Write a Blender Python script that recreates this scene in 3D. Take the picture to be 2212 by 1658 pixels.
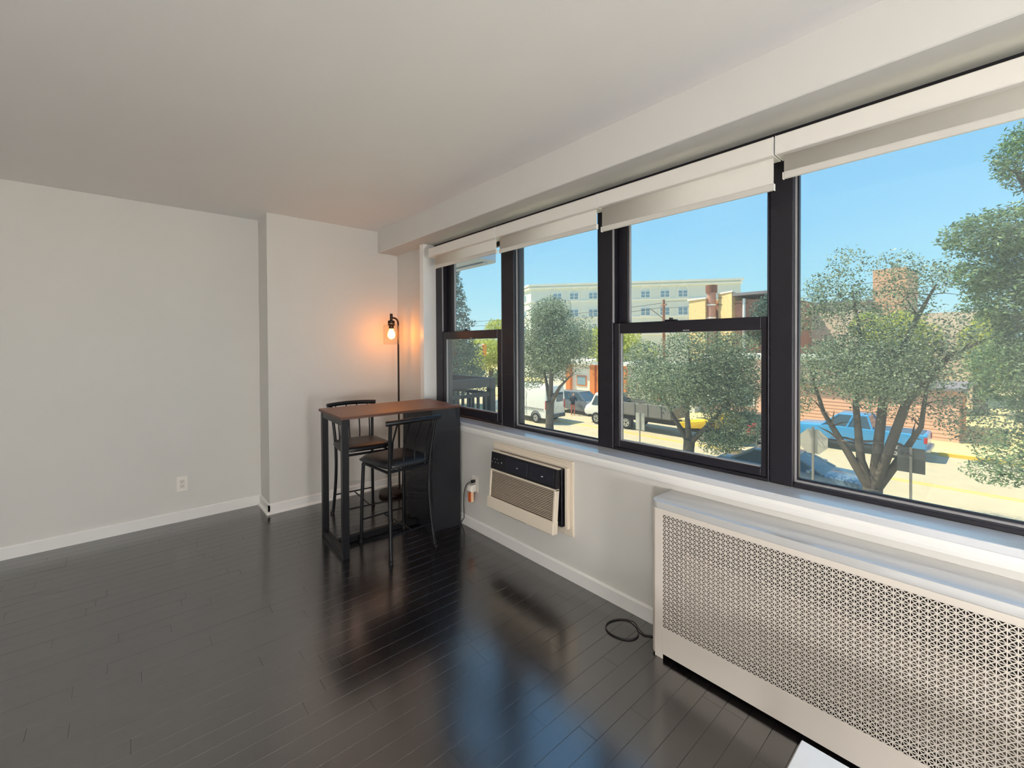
import bpy, bmesh, math, random
import numpy as np
from mathutils import Vector, Matrix, Euler

for o in list(bpy.data.objects):
    bpy.data.objects.remove(o, do_unlink=True)
scene = bpy.context.scene
COL = scene.collection
rng = random.Random(7)
R = math.radians

# ---------------------------------------------------------------- camera
CAMZ = 1.35
YAW, PITCH, ROLL, FPX, CY = 41.4, 0.64, -0.29, 940.0, 753.5
cam = bpy.data.cameras.new('camera')
cam.sensor_fit = 'HORIZONTAL'; cam.sensor_width = 36.0
cam.lens = 36.0 * FPX / 2212.0
cam.shift_y = -(829.0 - CY) / 2212.0
cam.clip_start = 0.02; cam.clip_end = 500
camo = bpy.data.objects.new('camera', cam); COL.objects.link(camo)
_y, _p, _r = R(YAW), R(PITCH), R(ROLL)
_f = Vector((math.sin(_y) * math.cos(_p), math.cos(_y) * math.cos(_p), -math.sin(_p)))
_rt = Vector((math.cos(_y), -math.sin(_y), 0)); _up = _rt.cross(_f)
_rx = _rt * math.cos(_r) + _up * math.sin(_r); _ux = _up * math.cos(_r) - _rt * math.sin(_r)
camo.matrix_world = Matrix(((_rx.x, _ux.x, -_f.x, 0), (_rx.y, _ux.y, -_f.y, 0), (_rx.z, _ux.z, -_f.z, CAMZ), (0, 0, 0, 1)))
scene.camera = camo

# ---------------------------------------------------------------- view
vs = scene.view_settings
vs.view_transform = 'Standard'; vs.look = 'None'; vs.gamma = 1.0
vs.exposure = 0.0
try: vs.use_curve_mapping = False
except Exception: pass
scene.cycles.use_denoising = True
scene.cycles.max_bounces = 8
scene.cycles.diffuse_bounces = 5
scene.cycles.glossy_bounces = 4
scene.cycles.transparent_max_bounces = 14
scene.cycles.caustics_reflective = False
scene.cycles.caustics_refractive = False
scene.cycles.use_adaptive_sampling = True
scene.cycles.adaptive_threshold = 0.05
scene.cycles.adaptive_min_samples = 20
scene.cycles.sample_clamp_indirect = 8.0

# ---------------------------------------------------------------- sky and sun
world = bpy.data.worlds.new('sky'); scene.world = world; world.use_nodes = True
nt = world.node_tree; nt.nodes.clear()
tc = nt.nodes.new('ShaderNodeTexCoord'); sep = nt.nodes.new('ShaderNodeSeparateXYZ')
ramp = nt.nodes.new('ShaderNodeValToRGB'); bg = nt.nodes.new('ShaderNodeBackground'); out = nt.nodes.new('ShaderNodeOutputWorld')
nt.links.new(tc.outputs['Generated'], sep.inputs[0]); nt.links.new(sep.outputs['Z'], ramp.inputs[0])
nt.links.new(ramp.outputs[0], bg.inputs[0]); nt.links.new(bg.outputs[0], out.inputs[0])
er = ramp.color_ramp; er.elements[0].position = 0.0; er.elements[0].color = (0.66, 0.93, 0.97, 1)
er.elements[1].position = 1.0; er.elements[1].color = (0.20, 0.47, 0.92, 1)
for pos, c in ((0.10, (0.46, 0.84, 1.0)), (0.22, (0.34, 0.72, 1.02)), (0.42, (0.27, 0.62, 1.02))):
    e = er.elements.new(pos); e.color = (*c, 1)
bg.inputs[1].default_value = 1.06
FILL_GLOW = 82.0   # glow of the unseen globes added as interior fill light
sun = bpy.data.lights.new('sun', 'SUN'); sun.energy = 7.6; sun.angle = R(0.53); sun.color = (1.0, 0.86, 0.62)
suno = bpy.data.objects.new('sun', sun); COL.objects.link(suno)
SUN_DIR = Vector((-0.27, 0.44, 0.855)).normalized()
suno.rotation_euler = SUN_DIR.to_track_quat('Z', 'Y').to_euler(); suno.location = (0, 0, 30)

# ---------------------------------------------------------------- materials
def lin(c):
    return tuple((v / 255 / 12.92) if v / 255 <= 0.04045 else ((v / 255 + 0.055) / 1.055) ** 2.4 for v in c)

MATS = {}
def mat(name, rgb, rough=0.5, metal=0.0, var=0.0, scale=8.0, bump=0.0, bscale=60.0, coat=0.0, spec=0.5, objrand=0.0, stretch=None, ior=1.5):
    if name in MATS: return MATS[name]
    m = bpy.data.materials.new(name); m.use_nodes = True; t = m.node_tree
    b = t.nodes['Principled BSDF']; col = (*lin(rgb), 1)
    b.inputs['Base Color'].default_value = col; b.inputs['Roughness'].default_value = rough
    b.inputs['Metallic'].default_value = metal
    b.inputs['Specular IOR Level'].default_value = spec; b.inputs['IOR'].default_value = ior
    if coat: b.inputs['Coat Weight'].default_value = coat; b.inputs['Coat Roughness'].default_value = 0.08
    co = t.nodes.new('ShaderNodeTexCoord'); src = co.outputs['Object']
    if stretch:
        mp = t.nodes.new('ShaderNodeMapping'); mp.inputs['Scale'].default_value = stretch
        t.links.new(src, mp.inputs[0]); src = mp.outputs[0]
    n = t.nodes.new('ShaderNodeTexNoise'); n.inputs['Scale'].default_value = scale; n.inputs['Detail'].default_value = 5
    t.links.new(src, n.inputs['Vector'])
    mx = t.nodes.new('ShaderNodeMix'); mx.data_type = 'RGBA'
    k = max(var, 0.02)
    mx.inputs['A'].default_value = (*[v * (1 - k) for v in col[:3]], 1); mx.inputs['B'].default_value = (*[min(1, v * (1 + k)) for v in col[:3]], 1)
    t.links.new(n.outputs['Fac'], mx.inputs['Factor']); last = mx.outputs['Result']
    if objrand:
        oi = t.nodes.new('ShaderNodeObjectInfo'); hv = t.nodes.new('ShaderNodeHueSaturation')
        ma = t.nodes.new('ShaderNodeMapRange'); ma.inputs['To Min'].default_value = 1 - objrand; ma.inputs['To Max'].default_value = 1 + objrand
        t.links.new(oi.outputs['Random'], ma.inputs['Value']); t.links.new(ma.outputs[0], hv.inputs['Value'])
        t.links.new(last, hv.inputs['Color']); last = hv.outputs[0]
    t.links.new(last, b.inputs['Base Color'])
    if bump:
        n2 = t.nodes.new('ShaderNodeTexNoise'); n2.inputs['Scale'].default_value = bscale; n2.inputs['Detail'].default_value = 3
        t.links.new(src, n2.inputs['Vector'])
        bp = t.nodes.new('ShaderNodeBump'); bp.inputs['Strength'].default_value = bump; bp.inputs['Distance'].default_value = 0.002
        t.links.new(n2.outputs['Fac'], bp.inputs['Height']); t.links.new(bp.outputs[0], b.inputs['Normal'])
    MATS[name] = m
    return m

def glass(name, tint=(0.96, 0.985, 0.98), refl=1.0, ior=1.5, dust_haze=0.0):
    if name in MATS: return MATS[name]
    m = bpy.data.materials.new(name); m.use_nodes = True; t = m.node_tree; t.nodes.clear()
    o = t.nodes.new('ShaderNodeOutputMaterial'); mx = t.nodes.new('ShaderNodeMixShader')
    tr = t.nodes.new('ShaderNodeBsdfTransparent'); gl = t.nodes.new('ShaderNodeBsdfGlossy')
    lw = t.nodes.new('ShaderNodeLayerWeight'); lw.inputs['Blend'].default_value = 0.5
    pw = t.nodes.new('ShaderNodeMath'); pw.operation = 'POWER'; pw.inputs[1].default_value = 5.0
    fr = t.nodes.new('ShaderNodeMath'); fr.operation = 'MULTIPLY_ADD'
    f0 = ((ior - 1) / (ior + 1)) ** 2; fr.inputs[1].default_value = 1 - f0; fr.inputs[2].default_value = f0
    t.links.new(lw.outputs['Facing'], pw.inputs[0]); t.links.new(pw.outputs[0], fr.inputs[0])
    n = t.nodes.new('ShaderNodeTexNoise'); n.inputs['Scale'].default_value = 3.0
    bp = t.nodes.new('ShaderNodeBump'); bp.inputs['Strength'].default_value = 0.01
    t.links.new(n.outputs['Fac'], bp.inputs['Height']); t.links.new(bp.outputs[0], gl.inputs['Normal'])
    tr.inputs['Color'].default_value = (*tint, 1); gl.inputs['Roughness'].default_value = 0.01
    gl.inputs['Color'].default_value = (refl, refl, refl, 1)
    t.links.new(fr.outputs[0], mx.inputs[0]); t.links.new(tr.outputs[0], mx.inputs[1]); t.links.new(gl.outputs[0], mx.inputs[2])
    if dust_haze:  # even film for dust on the glass and the pale glare veil
        tlu = t.nodes.new('ShaderNodeBsdfTranslucent'); tlu.inputs['Color'].default_value = (.95, .95, .92, 1)
        md = t.nodes.new('ShaderNodeMixShader'); md.inputs[0].default_value = dust_haze
        t.links.new(mx.outputs[0], md.inputs[1]); t.links.new(tlu.outputs[0], md.inputs[2]); t.links.new(md.outputs[0], o.inputs[0])
    else:
        t.links.new(mx.outputs[0], o.inputs[0])
    MATS[name] = m
    return m

def leafmat(name, c1, c2, trans=0.35):
    m = bpy.data.materials.new(name); m.use_nodes = True; t = m.node_tree; t.nodes.clear()
    o = t.nodes.new('ShaderNodeOutputMaterial'); mx = t.nodes.new('ShaderNodeMixShader'); mx.inputs[0].default_value = trans
    d = t.nodes.new('ShaderNodeBsdfPrincipled'); d.inputs['Roughness'].default_value = 0.45
    tl = t.nodes.new('ShaderNodeBsdfTranslucent')
    g = t.nodes.new('ShaderNodeNewGeometry'); rp = t.nodes.new('ShaderNodeValToRGB')
    rp.color_ramp.elements[0].color = (*lin(c1), 1); rp.color_ramp.elements[1].color = (*lin(c2), 1)
    t.links.new(g.outputs['Random Per Island'], rp.inputs[0])
    t.links.new(rp.outputs[0], d.inputs['Base Color']); t.links.new(rp.outputs[0], tl.inputs['Color'])
    t.links.new(d.outputs[0], mx.inputs[1]); t.links.new(tl.outputs[0], mx.inputs[2]); t.links.new(mx.outputs[0], o.inputs[0])
    return m

def emis(name, rgb, strength):
    m = bpy.data.materials.new(name); m.use_nodes = True; t = m.node_tree; b = t.nodes['Principled BSDF']
    b.inputs['Base Color'].default_value = (*rgb, 1); b.inputs['Emission Color'].default_value = (*rgb, 1); b.inputs['Emission Strength'].default_value = strength
    n = t.nodes.new('ShaderNodeTexNoise'); n.inputs['Scale'].default_value = 2; t.links.new(n.outputs['Fac'], b.inputs['Roughness'])
    return m

M_wall = mat('wall_paint', (215, 213, 208), 0.75, var=0.03, scale=2.5, bump=0.10, bscale=260)
M_ceil = mat('ceiling_paint', (240, 238, 236), 0.85, var=0.02, scale=2, bump=0.08, bscale=200)
M_trim = mat('trim_paint', (236, 235, 232), 0.38, var=0.03, scale=5)
M_sill = mat('sill_paint', (212, 215, 220), 0.14, var=0.03, scale=6, ior=2.3)
M_frame = mat('window_bronze', (38, 36, 43), 0.38, metal=0.25, var=0.12, scale=12)
M_frame2 = mat('window_bead_grey', (150, 148, 150), 0.4, var=0.05)
M_blind = mat('blind_fabric', (238, 234, 226), 0.85, var=0.03, scale=30, bump=0.12, bscale=700)
_t = M_blind.node_tree; _b = _t.nodes['Principled BSDF']; _o = _t.nodes['Material Output']
_tr = _t.nodes.new('ShaderNodeBsdfTranslucent'); _tr.inputs['Color'].default_value = (*lin((240, 240, 238)), 1)
_m = _t.nodes.new('ShaderNodeMixShader'); _m.inputs[0].default_value = .35
_t.links.new(_b.outputs[0], _m.inputs[1]); _t.links.new(_tr.outputs[0], _m.inputs[2]); _t.links.new(_m.outputs[0], _o.inputs[0])
M_cass = mat('blind_cassette', (230, 226, 218), 0.5, var=0.02)
M_rad = mat('radiator_enamel', (222, 214, 204), 0.3, var=0.03, scale=4)
M_radtop = mat('radiator_top_enamel', (206, 206, 206), 0.10, var=0.03, scale=4, ior=2.5)
M_black = mat('black_metal', (22, 23, 27), 0.38, metal=0.3, var=0.15, scale=15)
M_vinyl = mat('black_vinyl', (26, 26, 30), 0.4, var=0.15, scale=20, bump=0.15, bscale=220)
M_top = mat('brown_tabletop', (122, 74, 52), 0.42, var=0.16, scale=5, stretch=(1.5, 14, 1), bump=0.05, bscale=90)
M_panel = mat('black_board', (24, 26, 32), 0.45, var=0.15, scale=5)
M_lamp = mat('dark_bronze', (46, 32, 24), 0.4, metal=0.5, var=0.1)
M_acw = mat('ac_ivory', (226, 214, 196), 0.45, var=0.03)
M_acd = mat('ac_black', (20, 20, 25), 0.3, var=0.1)
M_plate = mat('plate_ivory', (235, 230, 222), 0.35, var=0.02)
M_dark = mat('dark_slot', (25, 22, 22), 0.6, var=0.1)
M_orange = mat('orange_plastic', (200, 92, 42), 0.45, var=0.05)
M_cable = mat('black_rubber', (16, 15, 18), 0.5, var=0.1)
M_white = mat('white_lacquer', (240, 240, 240), 0.18, var=0.02, spec=0.6)
M_glass = glass('window_glass', dust_haze=0.035)
M_jar = glass('jar_glass', (0.97, 0.96, 0.94), 0.8, 1.25)
M_brick = mat('plank_espresso', (24, 21, 23), 0.19, ior=2.8, var=0.15, scale=6, stretch=(2, 30, 1), objrand=0.12, bump=0.03, bscale=60, spec=0.5)
M_sub = mat('subfloor', (10, 9, 10), 0.8)

# ---------------------------------------------------------------- geometry helpers
def link(o, parent=None):
    COL.objects.link(o)
    if parent is not None: o.parent = parent
    return o

def mesh_obj(name, verts, faces, m, parent=None, smooth=False):
    me = bpy.data.meshes.new(name); me.from_pydata([tuple(v) for v in verts], [], faces); me.update()
    if m is not None: me.materials.append(m)
    if smooth:
        for p in me.polygons: p.use_smooth = True
    return link(bpy.data.objects.new(name, me), parent)

class MB:
    def __init__(s): s.bm = bmesh.new()
    def box(s, lo, hi, bev=0.0, rot=None, seg=1):
        lo = Vector(lo); hi = Vector(hi); c = (lo + hi) / 2; d = hi - lo
        r = bmesh.ops.create_cube(s.bm, size=1.0, matrix=Matrix.Translation(c) @ (rot.to_4x4() if rot else Matrix.Identity(4)) @ Matrix.Diagonal((*d, 1)))
        if bev:
            es = list({e for v in r['verts'] for e in v.link_edges})
            bmesh.ops.bevel(s.bm, geom=es, offset=min(bev, min(d) * 0.45), segments=seg, affect='EDGES', profile=0.5)
        return s
    def cyl(s, a, b, r0, r1=None, seg=14, cap=True):
        a = Vector(a); b = Vector(b); d = b - a
        q = d.to_track_quat('Z', 'Y').to_matrix().to_4x4()
        bmesh.ops.create_cone(s.bm, cap_ends=cap, segments=seg, radius1=r0, radius2=r0 if r1 is None else r1, depth=d.length, matrix=Matrix.Translation((a + b) / 2) @ q)
        return s
    def tube(s, pts, rad, seg=8):
        pts = [Vector(p) for p in pts]; n = len(pts)
        rs = rad if isinstance(rad, (list, tuple)) else [rad] * n
        rings = []; prev = None
        for i, p in enumerate(pts):
            d = (pts[min(i + 1, n - 1)] - pts[max(i - 1, 0)]).normalized()
            if prev is None:
                a = Vector((0, 0, 1)) if abs(d.z) < 0.9 else Vector((1, 0, 0)); u = d.cross(a).normalized()
            else:
                u = (prev - d * prev.dot(d)).normalized()
            prev = u; w = d.cross(u)
            rings.append([s.bm.verts.new(p + (u * math.cos(2 * math.pi * k / seg) + w * math.sin(2 * math.pi * k / seg)) * rs[i]) for k in range(seg)])
        for i in range(n - 1):
            for k in range(seg):
                s.bm.faces.new((rings[i][k], rings[i][(k + 1) % seg], rings[i + 1][(k + 1) % seg], rings[i + 1][k]))
        s.bm.faces.new(rings[0][::-1]); s.bm.faces.new(rings[-1])
        return s
    def lathe(s, prof, center=(0, 0, 0), seg=24, closed=False):
        c = Vector(center); rings = []
        for r, z in prof:
            rings.append([s.bm.verts.new(c + Vector((r * math.cos(2 * math.pi * k / seg), r * math.sin(2 * math.pi * k / seg), z))) for k in range(seg)])
        for i in range(len(rings) - 1):
            for k in range(seg):
                s.bm.faces.new((rings[i][k], rings[i][(k + 1) % seg], rings[i + 1][(k + 1) % seg], rings[i + 1][k]))
        if closed:
            s.bm.faces.new(rings[0][::-1]); s.bm.faces.new(rings[-1])
        return s
    def prism(s, poly, axis, a, b, bev=0.0):
        """polygon of 2-D points extruded along an axis (0,1,2) from a to b"""
        def P(u, v, w):
            return ((w, u, v), (u, w, v), (u, v, w))[axis]
        v0 = [s.bm.verts.new(P(u, v, a)) for u, v in poly]; v1 = [s.bm.verts.new(P(u, v, b)) for u, v in poly]
        n = len(poly); fs = [s.bm.faces.new(v0), s.bm.faces.new(v1[::-1])]
        for i in range(n):
            fs.append(s.bm.faces.new((v0[i], v1[i], v1[(i + 1) % n], v0[(i + 1) % n])))
        if bev:
            es = list({e for f in fs for e in f.edges}); bmesh.ops.bevel(s.bm, geom=es, offset=bev, segments=2, affect='EDGES', profile=0.6)
        return s
    def quad(s, pts):
        s.bm.faces.new([s.bm.verts.new(p) for p in pts]); return s
    def build(s, name, m, parent=None, smooth=False, sangle=None):
        bmesh.ops.recalc_face_normals(s.bm, faces=s.bm.faces[:])
        me = bpy.data.meshes.new(name); s.bm.to_mesh(me); s.bm.free()
        if m is not None: me.materials.append(m)
        if smooth:
            for p in me.polygons: p.use_smooth = True
            try: me.set_sharp_from_angle(angle=R(sangle or 35))
            except Exception: pass
        return link(bpy.data.objects.new(name, me), parent)

def box(name, lo, hi, m, parent=None, bev=0.0):
    return MB().box(lo, hi, bev).build(name, m, parent)

def empty(name, loc=(0, 0, 0), rz=0.0):
    o = bpy.data.objects.new(name, None); o.empty_display_size = 0.1
    o.location = loc; o.rotation_euler = (0, 0, rz); COL.objects.link(o); return o

def tag(o, label, cat, group=None, kind=None):
    o['label'] = label; o['category'] = cat
    if group: o['group'] = group
    if kind: o['kind'] = kind
    return o
def struct(o, label=None):
    o['kind'] = 'structure'
    if label: o['label'] = label
    return o

# ================================================================ ROOM SHELL
XW, XL, XB = 1.96, 1.888, 1.763        # strip wall, wall under the windows, beam face
YF, YP = 4.197, 3.896                  # far wall, projecting part of it
H, ZB = 2.408, 2.208
X0, Y0 = -2.7, -2.9                    # unseen sides
SILL_Z = 0.765

wf = MB().prism([(X0 - .15, YF), (0.836, YF), (0.836, YP), (2.2, YP), (2.2, YF + .25), (X0 - .15, YF + .25)], 2, 0, H + .1).build('wall_far', M_wall)
struct(wf, 'pale greige far wall stepping forward beside the windows')
acY0, acY1, acZ0, acZ1 = 1.665, 2.255, 0.29, 0.64
w = MB()
w.box((XL, Y0, -.0), (2.2, acY0, SILL_Z - .03)).box((XL, acY1, 0), (2.2, 3.345, SILL_Z - .03))
w.box((XL, acY0, 0), (2.2, acY1, acZ0)).box((XL, acY0, acZ1), (2.2, acY1, SILL_Z - .03))
w.box((XW, 3.345, 0), (2.2, YP, H + .1))
struct(w.build('wall_window', M_wall), 'pale greige wall under and around the windows')
struct(box('wall_left', (X0 - .15, Y0, 0), (X0, YF, H + .1), M_wall), 'pale wall out of view on the near side')
struct(box('wall_back', (X0 - .15, Y0 - .15, 0), (2.2, Y0, H + .1), M_wall), 'pale wall behind the viewer')
struct(box('ceiling', (X0 - .15, Y0 - .15, H), (2.2, YF + .25, H + .15), M_ceil), 'smooth off-white ceiling')
struct(box('ceiling_beam', (XB, Y0, ZB), (XW + .24, YP, H + .02), M_wall, bev=.004), 'boxed beam running above the windows')

# floor: dark planks running towards the windows
floor = MB().box((X0 - .15, Y0 - .15, -.12), (2.2, YF + .25, -.013)).build('floor', M_sub)
struct(floor, 'dark espresso plank floor with a satin sheen')
PW = 0.0763
pm = MB()
gx = 0.0004
pm.box((0, gx, -.012), (1, PW - gx, 0))
pme = pm.build('plank_source', M_brick).data
bpy.data.objects.remove(bpy.data.objects['plank_source'])
bm_ = bmesh.new(); bm_.from_mesh(pme)
te = [e for e in bm_.edges if all(v.co.z > -1e-6 for v in e.verts) and abs(e.verts[0].co.x - e.verts[1].co.x) > .5]
bmesh.ops.bevel(bm_, geom=te, offset=.0005, segments=1, affect='EDGES'); bm_.to_mesh(pme); bm_.free(); pme.name = 'plank'
planks = []
k0 = math.floor((Y0 - 0.838) / PW)
k = k0
prng = random.Random(3)
while 0.838 + k * PW < YF:
    y = 0.838 + k * PW; x = X0 - prng.uniform(0, .7)
    if k == 3: x = X0 - .30
    while x < XW:
        L = prng.choice((.45, .6, .75, .9, 1.05, 1.2)) * prng.uniform(.95, 1.05)
        a, b = max(x, X0), min(x + L, XW)
        if b - a > .05: planks.append((a, y, b - a))
        x += L
    k += 1
def to_px(x, y, z):
    d = Vector((x, y, z - CAMZ)); f = d.dot(_f)
    if f < .05: return None
    return 1106 + FPX * d.dot(_rx) / f, CY - FPX * d.dot(_ux) / f, f
seen, rest = [], []
for a, y, L in planks:
    vis = False
    for t in (0, .25, .5, .75, 1):
        q = to_px(a + L * t, y + PW / 2, 0)
        if q and -60 < q[0] < 2272 and -60 < q[1] < 1740: vis = True
    (seen if vis else rest).append((a, y, L))
seen.sort(key=lambda p: (p[0] + p[2] / 2) ** 2 + p[1] ** 2)
rest += seen[300:]; seen = seen[:300]
for a, y, L in seen:
    o = bpy.data.objects.new('plank', pme); link(o, floor); o.location = (a + .0004, y, prng.uniform(-.0003, 0)); o.scale = (L - .0008, 1, 1)
    o.rotation_euler = (R(prng.uniform(-.06, .06)), R(prng.uniform(-.02, .02)), 0)
pr_ = MB()
for a, y, L in rest: pr_.box((a + .0004, y + gx, -.012), (a + L - .0004, y + PW - gx, 0))
po = pr_.build('plank_field', M_brick, floor); po['kind'] = 'stuff'

# skirting boards
struct(MB().prism([(YF, 0), (YF - .013, 0), (YF - .013, .073), (YF - .005, .08), (YF, .08)], 0, X0, 0.836).build('baseboard_far', M_trim))
b = MB(); b.prism([(0.836, 0), (0.823, 0), (0.823, .073), (0.831, .08), (0.836, .08)], 1, YP - .013, YF - .013)
b.prism([(YP, 0), (YP - .013, 0), (YP - .013, .073), (YP - .005, .08), (YP, .08)], 0, .823, XW)
b.prism([(YP - .013, 0), (YP - .028, 0), (YP - .026, .010), (YP - .020, .018), (YP - .013, .021)], 0, .810, XW)
b.prism([(.823, 0), (.808, 0), (.810, .010), (.816, .018), (.823, .021)], 1, YP - .026, YF - .013)
struct(b.build('baseboard_step', M_trim))
b = MB(); b.prism([(XL, 0), (XL - .013, 0), (XL - .013, .066), (XL - .005, .075), (XL, .075)], 1, Y0, 3.345)
struct(b.build('baseboard_window', M_trim))
struct(MB().prism([(X0, 0), (X0 + .013, 0), (X0 + .013, .08), (X0, .08)], 1, Y0, YF).build('baseboard_left', M_trim))
# window surround
struct(box('trim_1', (1.893, 3.282, SILL_Z), (2.03, 3.348, ZB), M_trim, bev=.003), 'white vertical casing at the far end of the windows')
s = MB(); s.box((1.878, Y0, SILL_Z - .028), (2.03, 3.30, SILL_Z), .005, seg=2)
struct(s.build('window_sill', M_sill), 'long white window sill board')
struct(MB().prism([(XL, .70), (XL - .012, .70), (XL - .014, .712), (XL - .014, SILL_Z - .04), (XL - .008, SILL_Z - .027), (XL, SILL_Z - .027)], 1, Y0, 3.30).build('trim_2', M_trim), 'flat apron board under the window sill')
struct(box('trim_3', (2.0, Y0, ZB - .028), (2.12, 3.29, ZB + .005), M_frame), 'dark head rail above the windows')

# ================================================================ WINDOWS
FX0, FX1 = 2.012, 2.115
def bars(mb, y0, y1, z0, z1, x0, x1, wl, wr, wb, wt, bev=.003):
    mb.box((x0, y1 - wl, z0), (x1, y1, z1), bev); mb.box((x0, y0, z0), (x1, y0 + wr, z1), bev)
    mb.box((x0, y0 + wr, z0), (x1, y1 - wl, z0 + wb), bev); mb.box((x0, y0 + wr, z1 - wt), (x1, y1 - wl, z1), bev)
    return mb
ZT = ZB - .03
def fixed_window(n, y0, y1, gy0, gy1, label):
    e = struct(empty(f'window_{n}', (0, 0, 0)), label)
    f = MB(); bars(f, y0, y1, SILL_Z, ZT, FX0, FX1, y1 - gy1 - .012, gy0 - y0 - .012, .018, .04)
    f.build('frame', M_frame, e)
    b = MB(); bars(b, gy0 - .012, gy1 + .012, SILL_Z + .018, ZT - .04, FX0 + .022, FX0 + .036, .006, .006, .008, .006, .001)
    b.build('glazing_bead', M_frame2, e)
    b = MB(); bars(b, gy0 - .007, gy1 + .007, SILL_Z + .023, ZT - .045, FX0 + .034, FX0 + .05, .007, .007, .009, .007, .001)
    b.build('glazing_stop', M_frame, e)
    MB().box((FX0 + .043, gy0 - .004, SILL_Z + .028), (FX0 + .047, gy1 + .004, ZT - .048)).build('pane', M_glass, e)
    return e
def hung_window(n, y0, y1, label, glo, gup, zg0, rail0, rail1, left, right):
    """y0..y1 outer, glo/gup = glass (y0,y1) of lower and upper sash"""
    e = struct(empty(f'window_{n}', (0, 0, 0)), label)
    f = MB(); f.box((FX0, y1 - left, SILL_Z), (FX1, y1, ZT), .003).box((FX0, y0, SILL_Z), (FX1, y0 + right, ZT), .003)
    f.box((FX0, y0 + right, SILL_Z), (FX1, y1 - left, SILL_Z + .014), .002).box((FX0, y0 + right, ZT - .05), (FX1, y1 - left, ZT), .003)
    f.build('frame', M_frame, e)
    a, b = y0 + right + .002, y1 - left - .002
    ls = MB(); bars(ls, a, b, SILL_Z + .016, rail1, FX0 + .006, FX0 + .036, b - glo[1], glo[0] - a, zg0 - SILL_Z - .016, rail1 - rail0)
    lo_ = ls.build('lower_sash', M_frame, e)
    bd = MB(); bars(bd, glo[0], glo[1], zg0, rail0, FX0 + .014, FX0 + .03, .006, .002, .006, .002, .001); bd.build('glazing_bead', M_frame2, lo_)
    MB().box((FX0 + .023, glo[0] + .001, zg0 + .001), (FX0 + .027, glo[1] - .001, rail0 - .001)).build('pane', M_glass, lo_)
    us = MB(); bars(us, a, b, rail0 + .005, ZT - .052, FX0 + .05, FX0 + .082, b - gup[1], gup[0] - a, rail1 - rail0 - .006, .05)
    up_ = us.build('upper_sash', M_frame, e)
    bd = MB(); bars(bd, gup[0], gup[1], rail1 - .001, ZT - .1, FX0 + .058, FX0 + .074, .006, .002, .004, .002, .001); bd.build('glazing_bead', M_frame2, up_)
    MB().box((FX0 + .066, gup[0] + .001, rail1 + .001), (FX0 + .07, gup[1] - .001, ZT - .101)).build('pane', M_glass, up_)
    tr = MB(); tr.box((FX0 + .001, y1 - left - .004, rail1 + .003), (FX0 + .012, y1 - left + .004, ZT - .05), .001); tr.build('jamb_track', M_frame2, e)
    cy = (glo[0] + glo[1]) / 2 + .06
    MB().box((FX0 + .008, cy - .03, rail1), (FX0 + .034, cy + .03, rail1 + .007), .002).cyl((FX0 + .02, cy, rail1 + .006), (FX0 + .02, cy, rail1 + .013), .008).box((FX0 + .004, cy - .006, rail1 + .007), (FX0 + .03, cy + .004, rail1 + .016), .002).build('sash_lock', M_frame, e)
    MB().box((FX0 + .0, cy - .10, rail0 + .004), (FX0 + .008, cy - .07, rail0 + .009), .001).build('sash_pull', M_frame2, e)
    return e
hung_window(1, 2.392, 3.282, 'dark double-hung window at the far end beside the lamp', (2.452, 3.144), (2.408, 3.085), .842, 1.395, 1.458, .10, .006)
fixed_window(2, 1.540, 2.390, 1.548, 2.250, 'dark framed fixed window between the two double-hung ones')
hung_window(3, .655, 1.536, 'dark double-hung window between the fixed window and the large window', (.688, 1.399), (.676, 1.372), .818, 1.406, 1.462, .098, .008)
fixed_window(4, -1.62, .653, -1.50, .556, 'large dark framed fixed window nearest the viewer')
fixed_window(5, -2.88, -1.625, -2.80, -1.72, 'dark framed fixed window added behind the viewer for more daylight')  # unseen extra window, added to let more daylight into the room

# ================================================================ ROLLER BLINDS
def blind(y0, y1, fy0, fy1, zb, label):
    e = empty('roller_blind', (1.853, (y0 + y1) / 2, 2.065)); tag(e, label, 'blind', 'roller blinds above the windows')
    dy = (y0 + y1) / 2
    L = lambda x, y, z: (x - 1.853, y - dy, z - 2.065)
    c = MB(); c.prism([(0.0, .003), (.0, .068), (.003, .071), (.085, .071), (.085, 0), (.003, 0)], 1, y0 - dy + .003, y1 - dy - .003); c.build('cassette', M_cass, e)
    for ye, s_ in ((y0, 1), (y1, -1)):
        MB().box(L(1.8525, ye if s_ > 0 else ye - .003, 2.064), L(1.94, ye + .003 if s_ > 0 else ye, 2.1365), .001).build('end_cap', M_trim, e)
    n = 9; vs_ = []; fs = []
    for i in range(n):
        z = 2.09 - (2.09 - zb - .01) * i / (n - 1); xx = 1.881 + .0025 * math.sin(i / (n - 1) * math.pi)
        for yy in (fy0, fy1): vs_.append(L(xx, yy, z))
        for yy in (fy0, fy1): vs_.append(L(xx + .0012, yy, z))
    for i in range(n - 1):
        a = 4 * i; b_ = a + 4
        fs += [(a, a + 1, b_ + 1, b_), (a + 2, b_ + 2, b_ + 3, a + 3), (a, b_, b_ + 2, a + 2), (a + 1, a + 3, b_ + 3, b_ + 1)]
    mesh_obj('fabric', vs_, fs, M_blind, e, True)
    MB().box(L(1.877, fy0 - .001, zb), L(1.891, fy1 + .001, zb + .027), .004, seg=2).build('bottom_rail', M_blind, e)
    for ye in (fy0 - .004, fy1 + .001):
        MB().box(L(1.876, ye, zb - .001), L(1.892, ye + .003, zb + .026), .002).build('rail_cap', M_plate, e)
    return e
blind(2.272, 3.132, 2.292, 3.075, 1.968, 'narrow cream roller blind at the far end near the lamp')
blind(1.424, 2.268, 1.447, 2.255, 1.962, 'cream roller blind over the fixed window beside the far one')
blind(.590, 1.420, .598, 1.412, 1.940, 'cream roller blind hanging lowest, over the double-hung window beside the large one')
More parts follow.
